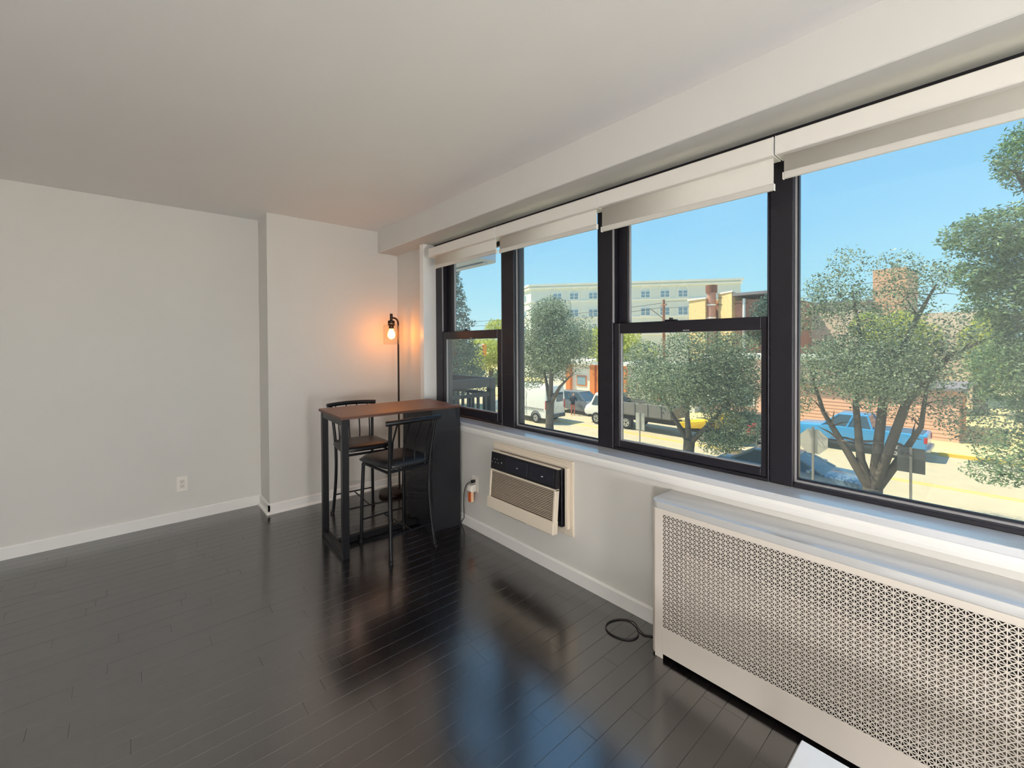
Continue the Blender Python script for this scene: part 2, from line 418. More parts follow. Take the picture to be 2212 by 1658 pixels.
blind(-1.62, .584, -1.60, .562, 1.974, 'widest cream roller blind over the large window nearest the viewer')

# ================================================================ RADIATOR COVER
RX, RY, RZ = 1.70, 1.022, .673
rad = empty('radiator_cover', (RX, RY, 0)); tag(rad, 'long cream metal radiator cover with star-pierced grille under the window', 'radiator cover')
REND = -1.45
yl, zt0 = 0 - .0, RZ
W_ = XL - RX
# top with rounded corner
c = []
rr = .035
for i in range(7):
    a = math.pi / 2 * i / 6
    c.append((rr - rr * math.cos(a), -rr + rr * math.sin(a)))
poly = [(W_, 0)] + [(p[0], p[1]) for p in c[::-1]] + [(0, REND - RY), (W_, REND - RY)]
MB().prism(poly, 2, RZ - .030, RZ, .0035).build('top', M_radtop, rad, True, 40)
GY1, GY0, GZ0, GZ1 = .964 - RY, REND + .08 - RY, .137, .622
fr = MB()
fr.box((0, GY1, .0), (.004, -.022, RZ - .03), .0008)
fr.box((0, GY0 - .08, .022), (.004, GY0, RZ - .03), .0008)
fr.box((0, GY0, GZ1), (.004, GY1, RZ - .03), .0008)
fr.box((0, GY0, .022), (.004, GY1, GZ0), .0008)
fr.build('front_panel', M_rad, rad)
# rounded vertical corner and end panel
cr = []
for i in range(7):
    a = math.pi / 2 * i / 6
    cr.append((.03 - .03 * math.cos(a), -.03 + .03 * math.sin(a)))
pts = [(p[0], p[1] - .0) for p in cr] + [(W_, 0), (W_, -.004), (.03, -.004), (.004, -.03)]
MB().prism(pts, 2, .012, RZ - .03).build('end_panel', M_rad, rad, True, 40)
box('end_panel', (.0, REND - RY, .012), (W_, REND - RY + .004, RZ - .03), M_rad, rad)
# pierced grille: square cells, each with four wedge holes
pit = .0186
ny = int((GY1 - GY0) / pit); nz = int((GZ1 - GZ0) / pit)
py_, pz_ = (GY1 - GY0) / ny, (GZ1 - GZ0) / nz
V, Fc = [], []
def inset_tri(a, b, c_, t):
    def off(p, q, r):
        d1 = (q[0] - p[0], q[1] - p[1]); d2 = (r[0] - p[0], r[1] - p[1])
        l1 = math.hypot(*d1); l2 = math.hypot(*d2)
        u1 = (d1[0] / l1, d1[1] / l1); u2 = (d2[0] / l2, d2[1] / l2)
        sn = abs(u1[0] * u2[1] - u1[1] * u2[0]); k_ = t / sn
        return (p[0] + (u1[0] + u2[0]) * k_, p[1] + (u1[1] + u2[1]) * k_)
    return off(a, b, c_), off(b, c_, a), off(c_, a, b)
for iz in range(nz):
    for iy in range(ny):
        y_a = GY0 + iy * py_; z_a = GZ0 + iz * pz_
        cs = [(y_a, z_a), (y_a + py_, z_a), (y_a + py_, z_a + pz_), (y_a, z_a + pz_)]
        cc = (y_a + py_ / 2, z_a + pz_ / 2)
        for q in range(4):
            T = (cs[q], cs[(q + 1) % 4], cc)
            I = inset_tri(*T, .00125)
            n0 = len(V)
            V += [(.0005, p[0], p[1]) for p in T] + [(.0005, p[0], p[1]) for p in I] + [(.002, p[0], p[1]) for p in I]
            for e_ in range(3):
                g = (e_ + 1) % 3
                Fc.append((n0 + e_, n0 + 3 + e_, n0 + 3 + g, n0 + g)); Fc.append((n0 + 3 + e_, n0 + 6 + e_, n0 + 6 + g, n0 + 3 + g))
mesh_obj('grille', V, Fc, M_rad, rad)
# dark boards stand for cavity shade behind the holes; convector inside
M_cavity_shade = mat('cavity_shade', (44, 38, 34), .8, var=.1)
MB().box((.165, REND - RY + .006, .012), (.18, -.034, RZ - .034)).build('shade_board', M_cavity_shade, rad)
MB().box((.012, REND - RY + .006, RZ - .042), (.165, -.034, RZ - .032)).build('shade_board', M_cavity_shade, rad)
MB().box((.034, -.036, .012), (.165, -.032, RZ - .034)).build('shade_board', M_cavity_shade, rad)
MB().box((.10, GY0 + .02, .10), (.16, GY1 - .02, .42), .02).build('convector', mat('convector_enamel', (124, 114, 102), .6), rad)

# ================================================================ AIR CONDITIONER
ac = empty('air_conditioner', (XL, 1.96, .25)); tag(ac, 'ivory through-wall air conditioner with black control strip and louvres', 'air conditioner')
def A(x, y, z): return (x - XL, y - 1.96, z - .25)
t = MB()
t.box(A(1.874, 1.612, .255), A(1.8885, 1.668, .672), .002).box(A(1.874, 2.252, .255), A(1.8885, 2.318, .672), .002)
t.box(A(1.874, 1.668, .62), A(1.8885, 2.252, .672), .002).box(A(1.874, 1.668, .255), A(1.8885, 2.252, .30), .002)
t.build('wall_sleeve_trim', M_acw, ac)
box('trim_lip', A(1.868, 1.612, .672), A(1.8885, 2.318, .682), M_acw, ac, .002)
box('case', A(1.842, 1.667, .302), A(2.05, 2.25, .634), M_acd, ac, .004)
box('edge_strip', A(1.852, 1.634, .296), A(1.8745, 1.656, .645), M_acw, ac, .003)
fr = empty('face', A(1.868, 0, .64)); fr.parent = ac
fr.location = A(1.846, 1.966, .636); fr.rotation_euler = (0, R(5.0), 0)
def Fp(x, y, z): return (x, y, z)   # local: x outwards is negative, z down from hinge
yy0, yy1 = -.292, .300
g = MB(); g.box((-.035, yy0, -.112), (0, yy1, -.002), .005, seg=2); g.build('control_strip', M_acd, fr)
MB().box((-.028, yy0, -.003), (.0, yy1, .004), .002).build('top_lip', M_acw, fr)
fr2 = fr
sh = MB(); sh.box((-.038, yy0, -.300), (-.004, yy0 + .016, -.113), .003).box((-.038, yy1 - .016, -.300), (-.004, yy1, -.113), .003).box((-.038, yy0, -.124), (-.004, yy1, -.113), .002)
sh.build('grille_frame', M_acw, fr)
box('lower_panel', (-.046, yy0 - .004, -.365), (-.004, yy1 + .004, -.292), M_acw, fr, .004)
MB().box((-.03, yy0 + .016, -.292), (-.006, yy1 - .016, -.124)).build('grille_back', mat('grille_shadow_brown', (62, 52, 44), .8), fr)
for i in range(17):
    z = -.131 - i * .0095
    MB().prism([(-.037, z), (-.032, z + .002), (-.026, z - .0005), (-.031, z - .0028)], 1, yy0 + .015, yy1 - .015).build('louver', M_acw, fr)
for i, (yy, zz, w_, h_) in enumerate(((-.02 + .06, -.062, .012, .004), (-.178, -.064, .014, .005), (.19, -.058, .006, .006))):
    box('display_digit' if i < 2 else 'power_button', (-.0362, yy - w_ / 2, zz - h_ / 2), (-.034, yy + w_ / 2, zz + h_ / 2), M_white, fr)
for yy, zz in ((.265, -.045), (.285, -.066), (.252, -.066), (.225, -.066), (.238, -.045)):
    MB().box((-.036, yy - .0035, zz - .0035), (-.0345, yy + .0035, zz + .0035), .001).build('touch_icon', mat('icon_grey', (130, 138, 140), .5), fr)
for yy in (-.17, .05):
    MB().box((-.0357, yy - .10, -.098), (-.0345, yy + .10, -.014), .0006).build('vent_window', mat('vent_dark_blue', (30, 32, 44), .35), fr)
MB().box((-.034, -.06, -.372), (-.012, .18, -.36), .003).build('air_deflector', mat('deflector_brown', (74, 60, 50), .5), fr)

# ================================================================ OUTLETS, PLUGS, CORDS
def outlet(name, loc, rz, label):
    e = empty(name, loc, rz); tag(e, label, 'outlet')
    MB().box((-.035, -.006, -.0575), (.035, 0, .0575), .0025, seg=2).build('cover_plate', M_plate, e)
    MB().box((-.0165, -.0075, -.034), (.0165, -.005, .034), .001).build('receptacle', mat('receptacle_white', (226, 222, 214), .35), e)
    for dz in (.019, -.019):
        for dx in (-.0065, .0065):
            MB().box((dx - .0012, -.0082, dz - .001), (dx + .0012, -.0065, dz + .008)).build('slot', M_dark, e)
        MB().cyl((0, -.0082, dz - .007), (0, -.0065, dz - .007), .0024, seg=10).build('slot', M_dark, e)
    return e
outlet('wall_outlet', (.300, YF, .286), 0, 'white double outlet low on the bare far wall')
outlet('wall_outlet', (XL, 2.550, .335), R(-90), 'white double outlet with plugs beside the air conditioner')
pg = empty('power_adapter', (XL - .0082, 2.550, .312)); tag(pg, 'ivory plug adapter with an orange tab in the outlet by the air conditioner', 'adapter')
MB().box((-.042, -.021, -.028), (0, .021, .022), .004, seg=2).build('body', M_plate, pg)
MB().prism([(-.058, -.012), (-.042, -.022), (-.042, .018), (-.05, .018)], 1, -.018, .018, .002).build('plug_face', M_plate, pg)
MB().box((-.050, -.016, -.098), (-.020, .016, -.028), .003).build('orange_tab', M_orange, pg)
MB().box((-.046, -.020, -.095), (-.024, -.0155, -.026), .001).build('tab_edge', mat('pale_peach', (240, 200, 160), .4), pg)
cd = empty('lamp_cord', (XL - .0082, 2.550, .357)); tag(cd, 'thin black power cord running from the outlet behind the table', 'cord')
MB().box((-.030, -.011, -.010), (0, .011, .010), .004, seg=2).build('plug', M_cable, cd)
pts = []
P0, P1, P2, P3 = Vector((-.028, 0, 0)), Vector((-.075, .035, -.005)), Vector((-.045, .085, -.10)), Vector((-.011, .12, -.30))
for i in range(15):
    u = i / 14; pts.append(P0 * (1 - u) ** 3 + P1 * 3 * u * (1 - u) ** 2 + P2 * 3 * u * u * (1 - u) + P3 * u ** 3)
pts += [Vector((-.012, .16, -.352)), Vector((-.010, .3, -.352)), Vector((-.010, .7, -.352)), Vector((-.010, 1.0, -.352))]
MB().tube(pts, .003, 8).build('wire', M_cable, cd, True, 80)
cb = []
for i in range(34):
    a = R(-70 - 335 * i / 33); rr_ = .074 + .004 * math.sin(i * .5)
    cb.append((1.737 + rr_ * math.cos(a), 1.190 + rr_ * math.sin(a), .0035 + .0035 * (i > 28)))
cb += [(1.775, 1.10, .0035), (1.80, 1.06, .0035), (1.85, 1.06, .0035)]
tag(MB().tube(cb, .0027, 8).build('floor_cable', M_cable, None, True, 80), 'thin black cable lying in a loop on the floor by the radiator cover', 'cable')

# ================================================================ BAR TABLE
tb = empty('bar_table', (.985, 2.725, 0), R(-2.8)); tag(tb, 'narrow counter-height table with brown top, black frame and black end cabinet', 'table')
TL, TD, TZ = .865, .50, .900
MB().box((0, 0, TZ - .018), (TL, TD, TZ), .0015).build('table_top', M_top, tb)
MB().box((-.0006, -.0006, TZ - .0175), (TL + .0006, TD + .0006, TZ - .003)).build('edge_band', mat('brown_edge', (92, 60, 46), .5, var=.1), tb)
q = .04
for yy in (.012, TD - .012 - q): MB().box((.010, yy, .0), (.010 + q, yy + q, TZ - .018), .0015).build('leg', M_black, tb)
MB().box((.012, .012 + q, TZ - .06), (.012 + .03, TD - .012 - q, TZ - .018), .0015).build('apron_rail', M_black, tb)
MB().box((.012, .012 + q, .0), (.012 + .035, TD - .012 - q, .04), .0015).build('foot_rail', M_black, tb)
MB().box((.050, TD / 2 - .02, .002), (TL - .24, TD / 2 + .02, .042), .0015).build('long_rail', M_black, tb)
cx0 = .635
MB().box((cx0, .006, .0), (cx0 + .018, TD - .006, TZ - .018), .001).build('cabinet_side', M_panel, tb)
MB().box((TL - .018, .006, .0), (TL, TD - .006, TZ - .018), .001).build('cabinet_side', M_panel, tb)
MB().box((cx0 + .018, .006, .0), (TL - .018, .022, TZ - .018), .001).build('cabinet_front', M_panel, tb)
for zz in (.04, .30, .58): MB().box((cx0 + .018, .022, zz), (TL - .018, TD - .006, zz + .016)).build('shelf', M_panel, tb)

# ================================================================ STOOLS
def stool(label, loc, rz):
    e = empty('counter_stool', loc, rz); tag(e, label, 'stool', 'counter stools at the bar table')
    ZS = .600; hw = .165      # local: front is +y, rear posts at y = 0
    # rear posts: curve from foot up to the rail
    for s_ in (-1, 1):
        pts = []
        for i in range(19):
            z = .9 * i / 18 * .955
            u = z / .86
            y = -.008 + .044 * math.sin(math.pi * min(1, u * .98)) - .03 * max(0, u - .62) * 1.2
            x = s_ * (hw - .004 - .017 * math.sin(math.pi * min(1, u)) + .004 * max(0, u - .65) / .35)
            pts.append((x, y, z))
        MB().tube(pts, .0115, 10).build('leg', M_black, e, True, 60)
    for s_ in (-1, 1):
        MB().tube([(s_ * (hw - .002), .405, 0), (s_ * (hw - .006), .395, .3), (s_ * (hw - .012), .382, .545)], .0115, 10).build('leg', M_black, e, True, 60)
    # top rail, bowed backwards
    pts = []
    for i in range(15):
        u = -1 + 2 * i / 14
        pts.append((u * .194, -.052 + .035 * u * u, .868 + .006 * (1 - u * u)))
    MB().tube(pts, .0165, 12).build('top_rail', M_black, e, True, 60)
    # spindles
    for i in range(4):
        u = -.6 + .4 * i
        MB().tube([(u * .19, .04, .555), (u * .20, .046, .63), (u * .205, .030, .74), (u * .212, -.045 + .02 * u * u, .862)], .0055, 8).build('spindle', M_black, e, True, 60)
    MB().tube([(-hw + .02, .036, .552), (hw - .02, .036, .552)], .009, 8).build('seat_rail', M_black, e, True, 60)
    for a, b_ in (((-hw + .02, .036, .545), (-hw + .012, .385, .545)), ((hw - .02, .036, .545), (hw - .012, .385, .545)), ((-hw + .012, .385, .545), (hw - .012, .385, .545))):
        MB().tube([a, b_], .009, 8).build('seat_frame', M_black, e, True, 60)
    # padded seat
    sb = bmesh.new(); bmesh.ops.create_grid(sb, x_segments=14, y_segments=14, size=1.0)
    vs_, fs = [], []
    N = 14
    for side in (1, -1):
        for j in range(N + 1):
            for i in range(N + 1):
                u = -1 + 2 * i / N; v = -1 + 2 * j / N
                # squircle mapping with rounded corners, front wider
                k_ = 1 / max(1e-6, (abs(u) ** 5 + abs(v) ** 5) ** .2) * max(abs(u), abs(v)) if (u or v) else 1
                uu, vv = u * k_, v * k_
                wx = .178 + .024 * (vv + 1) / 2
                edge = max(0, 1 - max(abs(u), abs(v)) ** 4)
                z = (ZS - .022 + .040 * edge ** .6 - .006 * math.exp(-(uu * uu + vv * vv) * 2.2)) if side > 0 else (ZS - .022 - .018 * edge ** .3)
                vs_.append((uu * wx, .215 + vv * .205, z))
    sb.free()
    b0 = (N + 1) ** 2
    for j in range(N):
        for i in range(N):
            a = j * (N + 1) + i
            fs.append((a, a + 1, a + N + 2, a + N + 1)); fs.append((b0 + a, b0 + a + N + 1, b0 + a + N + 2, b0 + a + 1))
    so = mesh_obj('seat', vs_, fs, M_vinyl, e, True)
    bmx = bmesh.new(); bmx.from_mesh(so.data); bmesh.ops.remove_doubles(bmx, verts=bmx.verts, dist=.0008); bmesh.ops.recalc_face_normals(bmx, faces=bmx.faces[:]); bmx.to_mesh(so.data); bmx.free()
    for p in so.data.polygons: p.use_smooth = True
    # H stretcher
    MB().tube([(-hw + .006, .012, .155), (hw - .006, .012, .155)], .006, 8).build('stretcher', M_black, e, True, 60)
    MB().tube([(-hw + .006, .399, .155), (hw - .006, .399, .155)], .006, 8).build('stretcher', M_black, e, True, 60)
    MB().tube([(0, .012, .155), (0, .399, .155)], .0055, 8).build('stretcher', M_black, e, True, 60)
    for sx, sy in ((-hw, -.012), (hw, -.012), (-hw + .002, .405), (hw - .002, .405)):
        MB().cyl((sx, sy, 0), (sx, sy, .02), .014, .0135, 10).build('foot_cap', M_cable, e)
    return e
stool('black spindle-back stool in front of the table with its back to the viewer', (1.362, 2.515, 0), R(2.5))
stool('black spindle-back stool behind the table with its back to the wall', (1.375, 3.535, 0), R(180 - 5))

# ================================================================ FLOOR FILL_GLOW
lp = empty('floor_lamp', (1.775, 3.655, 0)); tag(lp, 'slim dark floor lamp with a clear jar shade and glowing bulb in the corner', 'lamp')
MB().lathe([(0, 0), (.115, 0), (.118, .004), (.118, .022), (.112, .030), (.03, .034), (0, .034)], seg=40).build('base', M_lamp, lp, True, 40)
PX, PY = .068, .0
pts = [(PX, PY, .03)] + [(PX, PY, z) for z in (.4, .9, 1.3, 1.525)]
for i in range(8):
    a = R(90 * (i + 1) / 8); pts.append((PX - .045 * (1 - math.cos(a)), PY - .01 * (1 - math.cos(a)), 1.54 + .05 * math.sin(a)))
pts += [(-.002, -.012, 1.592)]
MB().tube(pts, .0085, 12).build('pole', M_lamp, lp, True, 60)
BX, BY = -.004, -.012
MB().cyl((BX, BY, 1.562), (BX, BY, 1.628), .0125, seg=16).build('stem', M_lamp, lp, True, 40)
MB().lathe([(0, 0), (.028, 0), (.030, .003), (.030, .040), (.025, .045), (0, .045)], (BX, BY, 1.522), 24).build('socket', M_lamp, lp, True, 40)
MB().lathe([(.031, 0), (.033, .001), (.033, .006), (.031, .007)], (BX, BY, 1.534), 24).build('socket_ring', mat('lamp_brass', (150, 120, 80), .3, .8), lp, True, 40)
MB().lathe([(0, 0), (.020, 0), (.022, .012), (.022, .030), (0, .030)], (BX, BY, 1.492), 20).build('bulb_base', M_lamp, lp, True, 40)
bulb = []
for r_, z_ in ((.0, 1.402), (.012, 1.404), (.024, 1.412), (.031, 1.426), (.033, 1.440), (.030, 1.456), (.022, 1.474), (.017, 1.492)):
    bulb.append((r_, z_))
bo = MB().lathe(bulb, (BX, BY, 0), 24).build('bulb', emis('bulb_glow', (1.0, .30, .022), 62.0), lp, True, 80)
MB().lathe([(.030, 1.527), (.060, 1.526), (.0675, 1.520), (.068, 1.50), (.068, 1.352), (.0665, 1.352), (.0665, 1.50), (.066, 1.518), (.060, 1.5245), (.030, 1.5255)], (BX, BY, 0), 36).build('jar_shade', M_jar, lp, True, 50)

# ================================================================ WHITE TABLE IN THE FOREGROUND
ct = empty('coffee_table', (1.175, .312, 0)); tag(ct, 'corner of a glossy white low table at the bottom edge', 'table')
MB().box((-1.0, -.60, .395), (0, 0, .42), .002).build('table_top', M_white, ct)
for sx, sy in ((-.05, -.05), (-.95, -.05), (-.05, -.55), (-.95, -.55)):
    MB().box((sx - .02, sy - .02, 0), (sx + .02, sy + .02, .395), .002).build('leg', M_white, ct)

# unseen glowing globes on poles, added behind the viewer as fill light
M_fill_globe = emis('fill_globe_glow', (1.0, .975, .95), FILL_GLOW)
for n_, (lx, ly, lz) in enumerate(((-1.9, -1.25, .85), (.25, -2.2, .85))):
    cl = empty('fill_globe', (lx, ly, 0)); tag(cl, ('fill light globe added behind the viewer away from the windows', 'fill light globe added behind the viewer near the windows')[n_], 'lamp', 'fill light globes added behind the viewer')
    MB().lathe([(.22 * math.sin(R(a)), lz - .22 * math.cos(R(a))) for a in range(0, 181, 12)], seg=28).build('globe', M_fill_globe, cl, True, 80)
    MB().cyl((0, 0, .02), (0, 0, lz - .215), .012, seg=12).build('pole', M_lamp, cl)
    MB().lathe([(0, 0), (.14, 0), (.14, .02), (0, .025)], seg=28).build('base', M_lamp, cl, True, 40)
#OUTDOORS
# ================================================================ OUTDOORS
GZ = -4.15
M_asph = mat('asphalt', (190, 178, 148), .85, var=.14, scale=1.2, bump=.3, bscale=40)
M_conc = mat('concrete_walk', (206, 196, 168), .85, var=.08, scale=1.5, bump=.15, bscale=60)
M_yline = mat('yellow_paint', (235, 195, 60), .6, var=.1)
M_grass = mat('dry_lawn', (150, 150, 84), .9, var=.2, scale=5)
M_bark = mat('tree_bark', (92, 84, 76), .85, var=.3, scale=9, bump=.5, bscale=40)
M_cream = mat('cream_stucco', (226, 228, 218), .8, var=.05, scale=1)
M_creamtrim = mat('cream_trim', (248, 246, 236), .7, var=.03)
M_wglass = mat('house_glass', (132, 162, 182), .12, var=.2, scale=.6)
M_wwhite = mat('white_paint_out', (238, 238, 232), .55, var=.04)
M_brickr = mat('red_brick', (190, 138, 120), .85, var=.22, scale=4)
M_brick_sunlit = mat('sunlit_brick', (228, 196, 142), .85, var=.25, scale=4)  # lit copy of the brick, yellow sunlight put into its colour
M_tire = mat('tyre', (34, 34, 36), .8, var=.1)
M_rim = mat('wheel_rim', (190, 190, 186), .35, .5, var=.1)
M_carglass = mat('car_glass', (60, 84, 100), .08, var=.1, scale=2)
M_steel = mat('galvanised_steel', (150, 148, 144), .45, .5, var=.1)

# exterior of this building: nothing below the wall is seen, so a plain outer wall carries on down
struct(box('wall_outside', (2.0, Y0 - 8, GZ), (2.2, 12, -.12), mat('outer_brick', (150, 110, 90), .85, var=.15)), 'brick outer wall of this building below the windows')
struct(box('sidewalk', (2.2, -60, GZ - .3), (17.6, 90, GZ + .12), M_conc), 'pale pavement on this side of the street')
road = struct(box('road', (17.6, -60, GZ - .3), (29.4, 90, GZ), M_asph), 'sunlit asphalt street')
for xx in (22.9, 23.15):
    MB().box((xx, -60, GZ), (xx + .11, 90, GZ + .004)).build('centre_line', M_yline, road)
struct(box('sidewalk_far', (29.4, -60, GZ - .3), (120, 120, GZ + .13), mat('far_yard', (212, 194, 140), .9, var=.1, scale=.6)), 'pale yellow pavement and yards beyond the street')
box('kerb_paint', (29.36, -4.5, GZ), (29.56, 2.1, GZ + .15), M_yline).name = 'kerb_paint'
tag(bpy.data.objects['kerb_paint'], 'yellow painted kerb across the street behind the pickup', 'kerb')

# ---------------- trees
def leaves(name, blobs, size, m, parent, seed, elong=1.6, shell=.55, origin=(0, 0, 0)):
    r = np.random.default_rng(seed); P = []; size = size * (.34 if size < .2 else .45)
    for (cx, cy, cz, rx, ry, rz, n) in blobs:
        n = int(n * (3.8 if size < .07 else 1.9))
        d = r.normal(size=(n, 3)); d /= np.linalg.norm(d, axis=1)[:, None]
        rad = shell + (1 - shell) * r.random(n) ** .7
        rad = np.where(r.random(n) < .25, r.random(n), rad)
        rad *= 1 + .12 * np.sin(d[:, 0] * 7 + cx) * np.cos(d[:, 2] * 6 + cz)
        P.append(np.array((cx, cy, cz)) + d * rad[:, None] * np.array((rx, ry, rz)))
    P = np.concatenate(P) - np.array(origin); n = len(P)
    a = r.normal(size=(n, 3)); a[:, 2] *= .6; a /= np.linalg.norm(a, axis=1)[:, None]
    b = np.cross(a, r.normal(size=(n, 3))); b /= np.linalg.norm(b, axis=1)[:, None]
    c = np.cross(a, b)
    s = size * (.6 + .8 * r.random(n))[:, None]
    V = np.stack([P - a * s * elong / 2, P + b * s / 2 + c * s * .12, P + a * s * elong / 2, P - b * s / 2 + c * s * .12], 1).reshape(-1, 3)
    F = np.arange(4 * n).reshape(n, 4)
    me = bpy.data.meshes.new(name); me.vertices.add(4 * n); me.vertices.foreach_set('co', V.ravel())
    tri = np.concatenate([F[:, [0, 1, 2]], F[:, [0, 2, 3]]]).astype(np.int32)
    me.loops.add(tri.size); me.loops.foreach_set('vertex_index', tri.ravel())
    me.polygons.add(len(tri)); me.polygons.foreach_set('loop_start', np.arange(0, tri.size, 3, dtype=np.int32))
    try: me.polygons.foreach_set('loop_total', np.full(len(tri), 3, dtype=np.int32))
    except Exception: pass
    me.update(calc_edges=True); me.materials.append(m)
    o = link(bpy.data.objects.new(name, me), parent); o['kind'] = 'stuff'
    return o
L_street = leafmat('street_leaf', (50, 76, 66), (178, 194, 156), .35)  # pale end of the random leaf tones paints in sunlit highlights
L_pinn = leafmat('pinnate_leaf', (58, 92, 72), (150, 178, 124), .35)
L_conif = leafmat('conifer_leaf', (54, 80, 76), (110, 138, 122), .2)
L_lime = leafmat('lime_leaf', (150, 172, 70), (222, 220, 120), .45)
L_dark = leafmat('far_dark_leaf', (66, 92, 76), (128, 150, 110), .3)

def tree(name, label, base, trunk_r, fork, limbs, blobs, leaf, m, seed, elong=1.6, group=None, gz=None):
    bx, by = base[0], base[1]; gz = GZ + .1 if gz is None else gz
    e = empty(name, (bx, by, gz)); tag(e, label, 'tree', group)
    r = random.Random(seed)
    L = lambda p: (p[0] - bx, p[1] - by, p[2] - gz)
    MB().tube([L((bx, by, gz - .05)), L((bx + .02, by, gz + .4)), L(((bx + fork[0]) / 2, (by + fork[1]) / 2 + .03, (gz + fork[2]) / 2)), L(fork)], [trunk_r * 1.25, trunk_r * 1.0, trunk_r * .92, trunk_r * .95], 12).build('trunk', M_bark, e, True, 60)
    for lb in limbs:
        pts = [Vector(fork) - Vector((0, 0, .15))] + [Vector(p) for p in lb]
        sm = []
        for i in range(len(pts) - 1):
            for k_ in range(3): sm.append(pts[i].lerp(pts[i + 1], k_ / 3))
        sm.append(pts[-1])
        n = len(sm); rs = [trunk_r * (.50 * (1 - i / (n - 1)) + .08) for i in range(n)]
        b_ = MB().tube([L(p) for p in sm], rs, 8)
        for i in range(4, n - 1):
            for _ in range(2):
                d = Vector((r.uniform(-1, 1), r.uniform(-1, 1), r.uniform(-.1, .6))).normalized(); ln = r.uniform(.4, 1.0)
                q = sm[i]; b_.tube([L(q), L(q + d * ln * .5 + Vector((0, 0, .05))), L(q + d * ln)], [rs[i] * .45, rs[i] * .3, .006], 5)
        b_.build('branch', M_bark, e, True, 60)
    leaves('crown', blobs, leaf, m, e, seed, elong, origin=(bx, by, gz))
    return e
GS = 'street trees along the near kerb'
# first street tree (in front of the van)
def blobs_round(c, rad, n, k, seed, sub=.5, dz=1.0):
    r = random.Random(seed); out = []
    for i in range(k):
        d = Vector((r.gauss(0, 1), r.gauss(0, 1), r.gauss(0, 1) * dz)).normalized() * (r.random() ** .5)
        s_ = sub * r.uniform(.75, 1.2)
        out.append((c[0] + d.x * rad[0] * .68, c[1] + d.y * rad[1] * .68, c[2] + d.z * rad[2] * .68, rad[0] * s_, rad[1] * s_, rad[2] * s_ * .9, n // k))
    return out
tree('street_tree', 'round leafy street tree standing in front of the white van', (17, 16.25), .24, (17.0, 16.2, -1.75),
     [[(17.3, 16.8, -.6), (17.4, 17.3, .8)], [(16.9, 16.0, -.4), (16.8, 15.7, 1.2), (16.8, 15.8, 2.4)], [(16.9, 15.4, -.9), (17.1, 14.6, -.1)], [(17.4, 16.5, 0), (17.3, 16.6, 1.9)]],
     blobs_round((17.0, 16.0, 1.0), (2.6, 2.5, 2.5), 9000, 16, 1) + [(17, 16.1, 3.0, 1.2, 1.1, .9, 900), (17, 14.6, 1.6, 1.1, 1.1, 1.0, 800), (17, 17.7, -.4, 1.0, 1.0, .8, 600)], .16, L_street, 11, group=GS)
tree('street_tree', 'broad leafy street tree filling the lower pane of the right double-hung window', (17, 8.5), .23, (17.0, 8.45, -2.55),
     [[(17.1, 9.2, -1.7), (17.1, 9.9, -.3)], [(16.9, 8.5, -1.5), (16.9, 8.3, .2), (16.8, 8.4, 1.2)], [(17.0, 7.8, -2.0), (17.1, 7.0, -1.0), (17.0, 6.6, .2)], [(17.4, 8.8, -1.0), (17.4, 9.0, .4)]],
     blobs_round((17.0, 8.6, .3), (2.7, 3.1, 1.75), 11500, 18, 2) + [(16.9, 6.9, -1.2, .9, 1.0, .8, 900), (16.8, 7.2, -2.4, .8, .75, .5, 350), (16.9, 10.4, -.6, .9, .9, .6, 500), (16.8, 6.3, -.2, .8, .7, .8, 700), (16.9, 6.4, -1.7, .9, .8, .7, 700), (16.8, 6.9, -2.2, .9, .8, .5, 420), (16.9, 10.3, .7, 1.0, 1.0, .8, 800), (16.9, 6.7, 1.0, 1.0, .9, .8, 800)], .14, L_street, 12, group=GS)
tree('street_tree', 'airy street tree with spreading limbs in front of the blue pickup', (17, 2.67), .26, (17.0, 2.66, -3.1),
     [[(16.9, 3.2, -2.2), (16.9, 3.9, -.9), (16.9, 4.3, .6)], [(17.0, 2.95, -2.3), (17.1, 3.1, -.6), (17.2, 3.0, 1.5), (17.1, 3.2, 3.0)], [(17.1, 2.2, -2.4), (17.1, 1.6, -1.1), (17.1, 1.4, .9)], [(17.0, 1.9, -.4), (17.0, 1.0, 1.0), (17.0, .2, 1.5)], [(17.2, 2.4, 0.2), (17.3, 1.7, 2.1), (17.2, 1.3, 3.0)]],
     blobs_round((17.0, 2.6, .5), (2.3, 2.4, 1.9), 8000, 16, 5) + [(17, 3.5, 2.9, .8, .75, .8, 420), (17.1, 1.7, 3.1, .7, .8, .55, 300), (17, 4.3, 2.3, .6, .6, .7, 350), (16.9, 4.5, .1, .7, .6, 1.2, 600), (17, 1.1, 3.3, .6, .5, .4, 120), (16.9, 2.6, 2.3, 1.2, 1.4, .8, 900), (17, .5, -.6, .9, .9, .9, 700), (17, 3.3, 3.9, .55, .6, .5, 130), (17, 2.2, 3.6, .7, .7, .5, 160), (17, 4.0, 3.2, .5, .5, .5, 120), (17, .6, 1.6, 1.0, .9, .8, 500)], .12, L_street, 13, group=GS)
